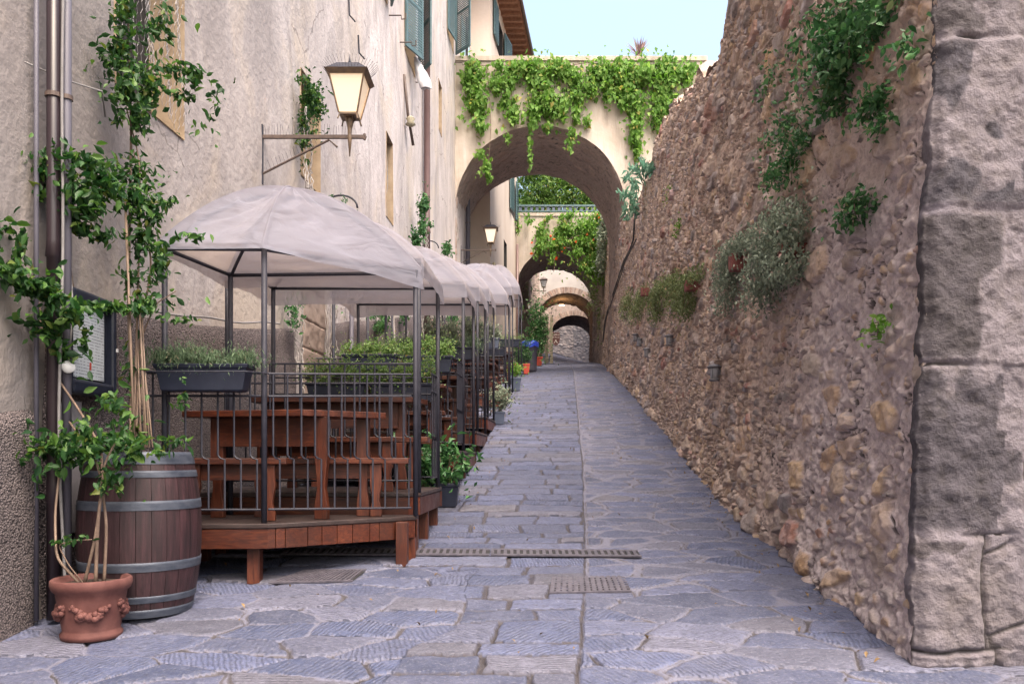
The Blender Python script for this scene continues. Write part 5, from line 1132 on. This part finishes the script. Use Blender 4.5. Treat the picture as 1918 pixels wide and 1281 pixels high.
# ================================================================ HANGING PLANTS ON THE RUBBLE WALL
def wpt(u, v, off=.1):
    Y = Yo(u, 1.75)
    for _ in range(4): z = ZV(v, Y); Y = Yo(u, float(wall_o(Y, z)) - off)
    return np.array([(u - CU) / F * Y, Y, ZV(v, Y)])
def hanging(label, mt, blobs, ledge=None, n=1, size=.022, grp='trailing plants hanging from ledges in the rubble wall', cat='plant', name='hanging_plant', off=.12, asp=.5, tip=(0, 0, -.9), dp=.13, cl=.44, soft=.1):
    c0 = wpt(blobs[0][0], blobs[0][1] - blobs[0][3], off); root = E(name, tuple(c0), label, cat, grp)
    C = []
    for (u, v, ru, rv, k) in blobs:
        c = wpt(u, v, off); Y = c[1]; ry = abs(Yo(u - ru, 1.62) - Yo(u + ru, 1.62)) / 2
        C.append(blob(c, (dp, ry, rv * Y / F), int(k * n), cl if soft > .2 else .40, 14, seed=int(u), shell=.8, soft=soft))
    C = np.concatenate(C); C[:, 0] = np.minimum(C[:, 0], wall_o(C[:, 1], C[:, 2]) + .056 * C[:, 1] - .02)
    leaves('foliage', C, size * (1.25 if size < .034 and soft < .2 else 1), mt, root, asp=asp, tip=tip, hi=size > .035)
    for (u, v, ru, rv, k) in blobs[:4]:
        a = wpt(u, v - rv * .8, .04); b = wpt(u, v, off + .03); stem('stem', [a, b, wpt(u + random.uniform(-4, 4), v + rv * .7, off)], .004, M['bark'], root, .002, 4)
    if ledge:
        for (u, v, w, h) in ledge:
            c = wpt(u, v, .06); ly = w * c[1] / F * 2.0
            mb = MB(); mb.box(c[0] - .13, c[0] + .1, c[1] - ly / 2, c[1] + ly / 2, c[2] - h / 2, c[2] + h / 2); o = mb.build('stone_ledge', M['redstone'], root, world=True, bevel=.012)
    return root
M['redstone'] = simple('dark_red_brick_ledge', (.17, .05, .045), (.27, .10, .085), 12, .85, .6, .01, 50)
hanging('largest bushy silver green plant spilling from the wall ledge', M['silver'], [(1455, 440, 40, 55, 3000), (1440, 500, 38, 50, 2400), (1470, 500, 22, 40, 900), (1425, 555, 22, 38, 500)], [(1492, 470, 14, .1)], size=.026, off=.16, dp=.17)
hanging('long trailing silver green plant beside the largest one, above a red brick ledge', M['silver'], [(1375, 470, 30, 24, 1100), (1362, 520, 20, 50, 1500), (1385, 465, 24, 18, 500), (1358, 575, 10, 24, 250)], [(1392, 492, 12, .16)], size=.026, off=.13)
hanging('middle row of olive trailing plants over a red ledge, rightmost curtain', M['hang'], [(1292, 525, 20, 18, 900), (1282, 560, 13, 42, 1300), (1262, 550, 12, 45, 1100)], [(1302, 536, 9, .13)], size=.030, off=.12)
hanging('narrow olive curtain of trailing plant left of the middle row', M['hang'], [(1234, 545, 14, 24, 900), (1228, 575, 9, 38, 1000), (1248, 535, 12, 12, 400)], size=.032, off=.12)
hanging('far olive trailing plant in two tufts', M['hang'], [(1200, 560, 10, 24, 800), (1190, 585, 9, 26, 800)], [(1213, 547, 6, .16)], size=.036, off=.12)
hanging('farthest small olive tuft of the trailing plants', M['hang'], [(1173, 570, 8, 28, 900)], size=.04, off=.12)
WP = 'wild plants rooted in the rubble wall'
hanging('big dark leafy wall plant high near the corner blocks', M['shrub'], [(1590, 40, 55, 45, 520), (1560, 120, 38, 50, 420), (1590, 90, 45, 50, 420), (1640, 30, 40, 35, 220), (1560, 180, 32, 35, 220), (1530, 50, 40, 30, 160), (1690, 90, 20, 45, 60)], None, 1.2, .042, WP, 'wall plant', 'wall_plant', .14, .55, (0, 0, -.4), .14, .47, .5)
hanging('round leafy wall plant below the big dark one', M['shrub'], [(1630, 200, 32, 32, 260), (1650, 235, 18, 20, 80)], None, 1.2, .036, WP, 'wall plant', 'wall_plant', .1, .55, (0, 0, -.4), .1, .44, .5)
hanging('long dangling leafy wall plant above the largest silver plant', M['shrub'], [(1470, 240, 34, 38, 260), (1480, 310, 30, 42, 330), (1450, 330, 25, 20, 120), (1440, 150, 22, 50, 110), (1500, 260, 20, 26, 90)], None, 1.2, .036, WP, 'wall plant', 'wall_plant', .1, .55, (0, 0, -.4), .1, .46, .5)
hanging('small bushy wall plant right of the largest silver plant', M['shrub'], [(1600, 385, 28, 26, 170), (1598, 415, 18, 18, 70)], None, 1.3, .036, WP, 'wall plant', 'wall_plant', .1, .55, (0, 0, -.4), .1, .44, .5)
hanging('bright little sprig low on the wall near the corner blocks', M['ivy'], [(1645, 612, 16, 26, 55)], None, 1.2, .036, WP, 'wall plant', 'wall_plant', .06, .55, (0, 0, -.4), .05, 0, .5)
hanging('thin yellowish tufts of weed on the sunny middle of the wall', M['ivy'], [(1268, 425, 6, 18, 60), (1255, 362, 8, 16, 60)], None, 1.2, .04, WP, 'wall plant', 'wall_plant', .05, .5, (0, 0, -.4), .05, 0, .5)
# fern-like shoots of the tree of heaven on the wall crest
ff = E('fern_shoot', tuple(wpt(1196, 385, -.1)), 'blue green feathery shoots on the wall crest before the first arch', 'shoots')
V_ = []; T_ = []
C = []
for (u0, v0, u1, v1) in ((1200, 360, 1168, 335), (1205, 345, 1182, 318), (1205, 340, 1205, 305), (1195, 380, 1163, 368), (1198, 392, 1170, 392), (1210, 335, 1222, 318), (1190, 370, 1185, 345), (1198, 400, 1172, 410)):
    a = wpt(u0, v0, .15); b = np.array(P(u1, v1, a[1] - .4)); 
    pts = [a + (b - a) * t + np.array([0, 0, .12 * sin(t * pi)]) for t in np.linspace(0, 1, 12)]
    stem('rachis', [pts[0], pts[6], pts[-1]], .008, M['bark'], ff, .003, 4)
    for t in range(2, 12):
        for s_ in (-1, 1): C.append((pts[t] + np.array([0, s_ * .05, s_ * .05]) , s_))
Cc = np.array([c for c, s_ in C]); M['fern'] = leafmat('blue_green_feathery_leaf', (.10, .22, .16), (.16, .30, .21), (.22, .38, .27))
leaves('foliage', np.repeat(Cc, 2, 0) + rng.normal(0, .03, (len(Cc) * 2, 3)), .17, M['fern'], ff, asp=.25, tip=(0, 0, -.5), spread=.7)
# ================================================================ CREEPER ON BRIDGE 1
def face_creeper(root, Y, els, n, size, mt, thick=.22, cl=.42, **k):
    C = []
    for (u, v, ru, rv, w) in els:
        c = P(u, v, Y - thick * .5); C.append(blob(c, (ru * Y / F, thick, rv * Y / F), int(w * n), cl, 2.6, seed=int(u + v), shell=1.))
    return leaves('foliage', np.concatenate(C), size, mt, root, tip=(0, -.2, -.8), nb=(0, -1, .5), spread=.8, **k)
cr = E('creeper', P(1080, 112, 22.9), 'bright green creeper hanging in long tresses over the first bridge', 'creeper')
els = [(885, 145, 24, 34, 1.2), (880, 185, 22, 26, .8), (895, 205, 20, 30, .8), (903, 235, 14, 18, .4), (930, 160, 14, 22, .35), (955, 150, 22, 22, .4), (955, 185, 16, 26, .4), (960, 215, 14, 22, .3), (945, 125, 20, 12, .3), (985, 130, 34, 18, .9), (1040, 130, 36, 20, 1.), (1075, 145, 22, 18, .5), (1010, 150, 26, 26, .7), (1030, 185, 34, 34, 1.5), (1005, 205, 20, 22, .5), (1055, 200, 22, 26, .6), (1078, 185, 16, 30, .5), (1078, 225, 9, 20, .2), (1000, 235, 9, 10, .12), (1105, 165, 14, 24, .35), (1100, 230, 7, 12, .1),
       (1125, 135, 30, 24, 1.), (1165, 140, 34, 30, 1.4), (1210, 145, 36, 32, 1.6), (1255, 150, 36, 38, 1.9), (1170, 180, 22, 30, .8), (1190, 210, 20, 36, .9), (1190, 255, 14, 34, .5), (1195, 285, 7, 20, .2), (1250, 195, 32, 40, 1.4), (1235, 225, 16, 26, .5), (1260, 235, 20, 26, .6), (1135, 170, 14, 20, .3), (1290, 145, 14, 30, .5),
       (910, 310, 10, 24, .18), (898, 290, 10, 12, .10), (915, 330, 6, 20, .10), (951, 262, 6, 14, .07), (993, 270, 4, 36, .10), (993, 300, 3, 22, .05), (1069, 265, 8, 24, .16), (1025, 240, 10, 12, .12), (1242, 118, 12, 14, .2)]
face_creeper(cr, 22.95, els, 520, .135, M['ivy'], asp=.62, thick=.20)
for (u, v0, v1) in ((915, 120, 330), (993, 150, 320), (1069, 150, 285), (955, 120, 240), (1195, 120, 300), (885, 115, 240), (1250, 112, 240)):
    stem('stem', [P(u - 4, v0, 22.9), P(u + 4, (v0 + v1) / 2, 22.9), P(u, v1, 22.9)], .012, M['bark'], cr, .006, 4, .01)
for sp_ in [(870, 112, 950, 118), (950, 118, 1100, 114), (1100, 114, 1290, 112)]: stem('stem', [P(sp_[0], sp_[1] + 4, 22.9), P((sp_[0] + sp_[2]) / 2, sp_[1] + 12, 22.9), P(sp_[2], sp_[3] + 4, 22.9)], .015, M['bark'], cr, .012, 4, .01)
ag = E('spiky_plant', P(1197, 110, 23.6), 'dry purple spiky plant standing on top of the first bridge', 'spiky plant')
mb = MB()
for i in range(60):
    a = random.uniform(0, 2 * pi); el = random.uniform(.5, 1.4); L = random.uniform(.4, .62); d = np.array([cos(a) * cos(el), sin(a) * cos(el), sin(el)])
    s_ = np.array([-sin(a), cos(a), 0]) * .016; p0 = np.array([0, 0, .05]); m_ = p0 + d * L * .5 + np.array([0, 0, .03]); p1 = p0 + d * L - np.array([0, 0, .05 * cos(el)])
    mb.add([tuple(p0 - s_), tuple(p0 + s_), tuple(m_ + s_), tuple(p1), tuple(m_ - s_)], [(0, 1, 2, 4), (4, 2, 3)])
mb.build('spiky_leaf', M['dry'], ag); MB().lathe([(.10, -.02), (.13, .04), (.05, .10)], n=12).build('crown_base', M['bark'], ag, True)
# ================================================================ TREES AND FLOWERS ABOVE THE SECOND BRIDGE
tr = E('garden_tree', (3.2, 36.5, 11.8), 'feathery green tree filling the sky behind the blue railing of the second bridge', 'tree')
stem('trunk', [(3.0, 36.8, 11.4), (2.7, 36.6, 12.6), (2.3, 36.5, 13.4)], .14, M['bark'], tr, .07, 8, .01)
stem('trunk', [(3.6, 36.8, 11.4), (3.9, 36.6, 12.6), (4.2, 36.5, 13.6)], .12, M['bark'], tr, .06, 8, .01)
for q in range(7): stem('limb', [(2.3 + q * .25, 36.5, 13.0), (1.0 + q * .7, 36.2 + (q % 3) * .3, 13.6 + (q % 2) * .5)], .05, M['bark'], tr, .02, 6, .02)
M['tree'] = leafmat('olive_green_tree_leaf', (.05, .11, .02), (.10, .20, .04), (.20, .30, .08), .4)
C = np.concatenate([blob((x_, y_, z_), (r_, r_ * .9, r_ * .7), n_, .44, 2.2, seed=i, shell=.8) for i, (x_, y_, z_, r_, n_) in enumerate([(.9, 36.2, 13.0, .9, 900), (1.7, 36, 13.4, 1.1, 1300), (2.6, 36.3, 13.9, 1.3, 1600), (3.4, 36.3, 13.3, 1.1, 1200), (.9, 36.4, 14.3, 1.1, 1100), (2.2, 36.6, 14.8, 1.3, 1400), (3.6, 36.8, 14.8, 1.3, 1300), (5.0, 36.8, 14.6, 1.2, 900), (.6, 36.0, 12.6, .6, 400), (-.1, 36.8, 13.5, .9, 500), (4.2, 36.3, 13.4, 1.2, 1200), (5.2, 36.5, 13.3, 1.1, 800), (2.0, 36, 12.6, .8, 700), (3.0, 35.8, 12.5, .7, 600), (1.0, 35.8, 12.5, .6, 450), (4.0, 35.8, 12.4, .7, 500)])])
leaves('crown', C, .17, M['tree'], tr, asp=.4, tip=(0, 0, -.6))
tv = E('trumpet_vine', P(1080, 410, 33.9), 'trumpet vine with orange red flowers sprawling over the second arch', 'flowering vine')
els = [(1040, 455, 28, 22, .5), (1075, 440, 34, 22, .9), (1105, 425, 26, 22, .8), (1120, 455, 22, 34, 1.), (1100, 480, 26, 28, .9), (1115, 510, 18, 24, .5), (1015, 440, 12, 22, .3), (1012, 465, 10, 14, .2), (1050, 430, 22, 14, .3), (1035, 485, 8, 14, .12), (970, 425, 5, 14, .08), (990, 412, 6, 8, .06), (1030, 412, 10, 6, .08), (1055, 412, 7, 12, .08), (1072, 408, 12, 8, .12), (1128, 410, 14, 16, .3), (1093, 500, 10, 8, .1)]
face_creeper(tv, 33.9, els, 900, .15, M['ivy'], asp=.5, thick=.35)
C = np.array([P(u + random.uniform(-1.2, 1.2), v + random.uniform(-1.2, 1.2), 33.55 + random.uniform(-.05, .05)) for (u, v) in ((1052, 457), (1058, 465), (1068, 455), (1052, 471), (1043, 484), (1078, 453), (1106, 458), (1110, 449), (1031, 442), (1037, 448), (996, 455), (995, 475), (1119, 403), (1122, 408), (1100, 440)) for _ in range(3)])
leaves('flower', C, .12, M['flower'], tv, asp=.8, tip=(0, -.6, .1))
for (u0, v0, u1, v1) in ((1120, 520, 1112, 400), (1112, 430, 1040, 455), (1020, 410, 1010, 470), (1034, 470, 1036, 510)): stem('stem', [P(u0, v0, 33.8), P((u0 + u1) / 2 + 4, (v0 + v1) / 2, 33.6), P(u1, v1, 33.8)], .025, M['bark'], tv, .01, 5, .02)
gv = E('trailing_shrub', tuple(wpt(1140, 440, .2)), 'grey green shrub trailing down the wall at the right foot of the second arch', 'shrub')
els = [(1128, 450, 10, 34, 700), (1135, 420, 10, 26, 500), (1125, 490, 9, 26, 400)]
C = np.concatenate([blob(P(u, v, 32.6), (ru * 32 / F, .5, rv * 32 / F), k, .4, 3, seed=u) for u, v, ru, rv, k in els]); leaves('foliage', C, .12, M['silver'], gv, asp=.4)
C = np.concatenate([blob(P(u, v, 33.2), (ru * 33 / F, .3, rv * 33 / F), k, .3, 3, seed=u) for u, v, ru, rv, k in ((1112, 555, 12, 24, 160), (1105, 575, 8, 12, 60), (1122, 600, 5, 40, 120))]); leaves('foliage', C, .12, M['hang'], gv, asp=.35)
stem('stem', [P(1135, 560, 33), P(1118, 575, 33), P(1100, 580, 33)], .02, M['bark'], gv, .008, 5, .03)
# vines and little plants against the left wall
def wallvine(label, els, size, mt='shrub', off=.12, stems=(), dens=1.):
    Y0_ = Yo(els[0][0], LO + off); root = E('wall_vine', tuple(P(els[0][0], els[0][1] + els[0][3], Y0_)), label, 'vine', 'thin vines on the building wall behind the pergolas')
    C = []
    for (u, v, ru, rv, n) in els:
        Y = Yo(u, LO + off); C.append(blob(P(u, v, Y), (.10, ru * Y / F * 1.5, rv * Y / F), int(n * dens), .42, 6, seed=int(u * 3), shell=.9))
    leaves('foliage', np.concatenate(C), size, M[mt], root, asp=.45, tip=(0, 0, -.5))
    for (u, v0, v1) in stems:
        for k in range(3):
            Y = Yo(u, LO + off); stem('stem', [P(u + k * 2, v0, Y), P(u - 3 + k * 3, (v0 * 2 + v1) / 3, Y), P(u + 4 - k * 3, (v0 + 2 * v1) / 3, Y), P(u + k, v1, Y)], .008, M['paleb'], root, .004, 4, .012)
M['paleb'] = simple('pale_grey_vine_bark', (.30, .27, .26), (.44, .41, .40), 20, .85)
wallvine('bushy vine filling the tall window recess behind the large lantern', [(578, 190, 14, 30, 260), (585, 170, 18, 26, 220), (592, 200, 16, 30, 240), (575, 235, 12, 30, 200), (572, 280, 9, 22, 90), (568, 160, 8, 20, 60)], .055, 'vine', .14, ((572, 355, 200), (582, 370, 260)))
C_ = None
wallvine('vine sprig with curled bracket just above the nearest canopy', [(640, 385, 10, 14, 60), (628, 372, 6, 8, 20)], .05, 'shrub', .1, ((638, 420, 370),))
wallvine('green tuft round the brown downpipe above the third canopy', [(795, 395, 9, 26, 260), (792, 430, 8, 14, 120), (780, 450, 12, 14, 200), (800, 420, 8, 10, 50)], .09, 'shrub', .28, ((798, 470, 380),))
wallvine('green tuft on the wall left of the second lantern bracket', [(838, 470, 9, 12, 200)], .10, 'shrub', .28)
wallvine('thin vine and leaves beside the sandy door jamb', [(552, 580, 12, 22, 90), (548, 605, 10, 14, 50), (556, 560, 8, 12, 30)], .05, 'shrub', .14, ((555, 700, 540), (565, 740, 560)))
wallvine('pale tangled bare stems on the wall right of the sandy jamb', [(620, 570, 8, 20, 16)], .05, 'shrub', .1, ((612, 700, 545), (620, 690, 560), (626, 680, 550)))
wallvine('leafy vine behind the second and third pergolas', [(716, 580, 12, 22, 170), (712, 620, 10, 26, 130), (706, 600, 8, 24, 60), (722, 600, 8, 18, 60), (714, 650, 9, 14, 60)], .07, 'shrub', .15, ((712, 670, 575),))
wallvine('thin vine clump on the wall between far pergola posts', [(758, 590, 8, 16, 130), (762, 575, 6, 10, 50)], .08, 'shrub', .15, ((760, 640, 570), (790, 640, 570)))
wallvine('grey green vine tuft farthest along the wall', [(850, 590, 9, 20, 220), (845, 600, 7, 14, 80)], .11, 'shrub', .2, ((848, 630, 580),))
# curled iron brackets over canopies
for (u, v, lab) in ((615, 372, 'curled dark iron bracket above the nearest canopy'), (795, 455, 'curled dark iron bracket above the third canopy')):
    Y = Yo(u, LO + .02); r = 22 * Y / F * (1 if u < 700 else .45); c = P(u, v, Y); ib = E('iron_bracket', (wx(Y), Y, c[2]), lab, 'bracket')
    MB().tube([(wx(Y) - .03 + (.35 if u < 700 else .3) * (1 - cos(t)) / 2 * 1.2, Y, c[2] - .12 + .16 * sin(t)) for t in np.linspace(0, pi, 12)], .013, 7).build('curl', M['iron'], ib, True, True)
    MB().box(wx(Y) - .02, wx(Y) + .03, Y - .03, Y + .03, c[2] - .2, c[2] - .05).build('wall_plate', M['iron'], ib, world=True)
# plastic bag snagged on shutter
bgp = E('plastic_bag', P(778, 150, 15.9), 'crumpled white plastic bag hanging from the teal shutter', 'bag')
th = np.linspace(0, 2 * pi, 20); zz_ = np.linspace(0, 1, 14); Z_, T2 = np.meshgrid(zz_, th, indexing='ij'); rad = (.03 + .09 * np.sin(Z_ * 2.2)) * (1 + .5 * (fbm(T2 * 2, Z_ * 5, 3, 700) - .5))
gx = .0 + rad * np.cos(T2) + .22 * Z_; gy = rad * .5 * np.sin(T2); gz = .42 - .62 * Z_ + .06 * fbm(T2 * 3, Z_ * 3, 2, 701)
gridmesh('bag_film', gx, gy, gz, M['bag'], bgp, world=False)
# ================================================================ STATUE, SIGN, PILLARS, CABLE, GRATES
eg = E('eagle_statue', (-.57, 25.2, 7.10), 'weathered stone eagle with spread wings on a tall post above the far canopies', 'statue')
MB().lathe([(.05, 0), (.10, .1), (.12, .25), (.09, .40), (.055, .48), (.06, .55), (.04, .60), (.005, .62)], n=14).build('body', M['stonebird'], eg, True)
for s_ in (-1, 1):
    pts = [(0, .42), (.16, .52), (.30, .50), (.40, .40), (.46, .26), (.38, .30), (.30, .34), (.22, .34), (.12, .30), (0, .22)]
    V = [(s_ * a, y_, z_) for y_ in (-.03, .03) for a, z_ in pts]; n_ = len(pts); Fc = [tuple(range(n_)), tuple(range(2 * n_ - 1, n_ - 1, -1))] + [(i, (i + 1) % n_, n_ + (i + 1) % n_, n_ + i) for i in range(n_)]
    mesh('wing', V, Fc, M['stonebird'], eg)
MB().tube([(0, -.03, .58), (0, -.11, .57)], .018, 6, .004).build('beak', M['stonebird'], eg)
MB().box(-.07, .07, -.07, .07, float(GX(-.57, 25.2)) - 7.12, -.0).build('tall_post', M['stonebird'], eg, bevel=.01)
sg = E('hanging_sign', P(1041, 630, 42.5), 'brown shield shaped inn sign with white lettering and crossed cutlery', 'sign')
pts = [(-.22, .30), (-.17, .26), (-.12, .36), (-.05, .27), (0, .34), (.05, .27), (.12, .36), (.17, .26), (.22, .30), (.22, -.05), (.18, -.22), (.10, -.33), (0, -.38), (-.10, -.33), (-.18, -.22), (-.22, -.05)]
pts = [(a * 1.0, z_ - .1) for a, z_ in pts]; n_ = len(pts); V = [(a, y_, z_) for y_ in (-.015, .015) for a, z_ in pts]
mesh('sign_board', V, [tuple(range(n_ - 1, -1, -1)), tuple(range(n_, 2 * n_))][::1] + [(i, (i + 1) % n_, n_ + (i + 1) % n_, n_ + i) for i in range(n_)], simple('dark_brown_sign_paint', (.09, .035, .035), (.13, .055, .05), 8, .6), sg)
M['letter'] = simple('cream_letter_paint', (.62, .55, .52), (.75, .68, .64), 8, .6)
def text(s, parent, size, loc, mt, name='lettering'):
    cu = bpy.data.curves.new(name, 'FONT'); cu.body = s; cu.size = size; cu.align_x = 'CENTER'; cu.extrude = .004
    tmp = bpy.data.objects.new('tmp', cu); me = bpy.data.meshes.new_from_object(tmp); bpy.data.objects.remove(tmp)
    o = _link(name, me, mt, parent); o.rotation_euler = (R(90), 0, 0); o.location = loc; return o
text('Osteria', sg, .13, (0, -.022, .05), M['letter']); text('del Borgo', sg, .10, (0, -.022, -.08), M['letter'])
for s_ in (-1, 1): MB().box(-.015, .015, -.022, -.016, -.17, .05).build('cutlery', M['letter'], sg); 
cs_ = [c for c in sg.children if c.name.startswith('cutlery')]
for c, s_ in zip(cs_, (-1, 1)): c.rotation_euler = (0, s_ * .6, 0); c.location = (s_ * .0, -.002 * (s_ + 1), -.22)
MB().tube([(-.45, .0, .30), (.25, 0, .30)], .012, 6).build('sign_arm', M['iron'], sg)
for s_ in (-.15, .15): MB().tube([(s_, 0, .18), (s_, 0, .30)], .006, 5).build('sign_chain', M['iron'], sg)
for (u, w, Y, l) in ((1024, .20, 40.6, 'left grey stone jamb post at the top of the lane'), (1033, .17, 41.6, 'right grey stone jamb post next to the inn sign')):
    x = (u - CU) / F * Y; z0_ = float(GX(x, Y)); pp = E('stone_post', (x, Y, z0_), l, 'post')
    mb = MB(); zz_ = 0.
    prof = [(w * .62, 0), (w * .62, .25), (w * .5, .3), (w * .5, 2.2), (w * .6, 2.25), (w * .6, 2.4)]
    mb.lathe(prof, n=4); o = mb.build('shaft', M['pillar'] if 'pillar' in M else M['stonebird'], pp); o.rotation_euler = (0, 0, pi / 4)
cb = E('wall_cable', tuple(wpt(1192, 450, .05)), 'black cable bundle sagging down the rubble wall towards the second arch', 'cable')
MB().tube([tuple(wpt(u, v, .07)) for u, v in ((1190, 395), (1188, 420), (1186, 450), (1180, 468), (1168, 490), (1160, 515), (1150, 545), (1140, 575), (1133, 600), (1129, 640))], .022, 7).build('cable_strand', M['cabled'], cb, True, True)
MB().tube([tuple(wpt(u, v, .10)) for u, v in ((1192, 448), (1183, 466), (1170, 492), (1163, 515), (1152, 547), (1143, 573), (1135, 598), (1130, 640))], .016, 7).build('cable_strand', M['cabled'], cb, True, True)
def grate(name, label, corners, nx, ny, hole, mt, cat, z=.016, th=.012, bars=None):
    """corners: 4 xy; holes where hole(i,j)"""
    c = [np.array(q, float) for q in corners]
    xs, ys = nx, ny; V = []; Fc = []
    for j, t in enumerate(ys):
        for i, s in enumerate(xs):
            p = (c[0] * (1 - s) + c[1] * s) * (1 - t) + (c[3] * (1 - s) + c[2] * s) * t; V.append((p[0], p[1], float(GX(p[0], p[1])) + z))
    nxn = len(xs)
    for j in range(len(ys) - 1):
        for i in range(nxn - 1):
            if not hole(i, j): Fc.append((j * nxn + i, j * nxn + i + 1, (j + 1) * nxn + i + 1, (j + 1) * nxn + i))
    m_ = sum(c) / 4; root = E(name, (m_[0], m_[1], float(GX(*m_))), label, cat)
    o = mesh('grate_plate', V, Fc, mt, root, world=True); s_ = o.modifiers.new('thickness', 'SOLIDIFY'); s_.thickness = th; s_.offset = -1
    mesh('dark_pit', [(q[0], q[1], float(GX(q[0], q[1])) + z - .0085) for q in c], [(0, 1, 2, 3)], M['dark'], root, world=True)
    return root
def slots(n, fr=.5, edge=.02):
    xs = [0, edge]; 
    for i in range(n): a = edge + (1 - 2 * edge) * i / n; w = (1 - 2 * edge) / n; xs += [a + w * fr] + ([a + w] if i < n - 1 else [])
    return xs + [1 - edge, 1] if xs[-1] < 1 - edge - 1e-6 else xs + [1]
yA, yB = 6.12, 6.10
grate('channel_drain', 'right length of the slotted iron channel drain across the lane', [(-.16, 6.02), (.97, 5.98), (.97, 6.20), (-.16, 6.24)], slots(22), [0, .18, .82, 1], lambda i, j: j == 1 and i % 2 == 1, M['steel'], 'drain', .022)
grate('channel_drain', 'left length of the slotted iron channel drain, running under the lowest deck', [(-1.75, 6.06), (-.17, 6.02), (-.17, 6.24), (-1.75, 6.28)], slots(30), [0, .18, .82, 1], lambda i, j: j == 1 and i % 2 == 1, M['steel'], 'drain', .022)
grate('drain_cover', 'rectangular iron drain cover with small slots in the middle of the lane', [(.235, 5.02), (.755, 5.06), (.76, 5.44), (.27, 5.40)], slots(12, .35, .05), [0, .06, .16, .2, .3, .34, .44, .48, .58, .62, .72, .76, .86, .9, 1], lambda i, j: i % 2 == 1 and j % 2 == 1, M['steel'], 'drain cover', .014)
grate('drain_cover', 'iron drain cover with diagonal bars half under the lowest deck', [(-1.60, 5.26), (-1.06, 5.30), (-1.02, 5.62), (-1.45, 5.60)], slots(16, .45, .04), [0, .08, .92, 1], lambda i, j: i % 2 == 1 and j == 1, M['steel'], 'drain cover', .014)

# scattered dry leaves and grit along the edges of the lane
C = []
for k in range(170):
    Y = math.exp(random.uniform(math.log(3.8), math.log(16))); side = random.random()
    o = random.choice([1.62 - abs(random.gauss(0, .10)), 1.62 - abs(random.gauss(0, .12)), -1.0 + abs(random.gauss(0, .15)) if Y > 6.3 else random.uniform(-2.7, -.6), random.uniform(-1, 1.6)])
    C.append((o + .056 * Y, Y, float(G(o, Y)) + .022))
o = leaves('fallen_leaves', np.array(C), .028, simple('dry_brown_leaf', (.12, .07, .03), (.24, .16, .07), 20, .8), None, tip=(0, 0, .0), nb=(0, 0, 3.), asp=.5, spread=1.4); tag(o, kind='stuff')
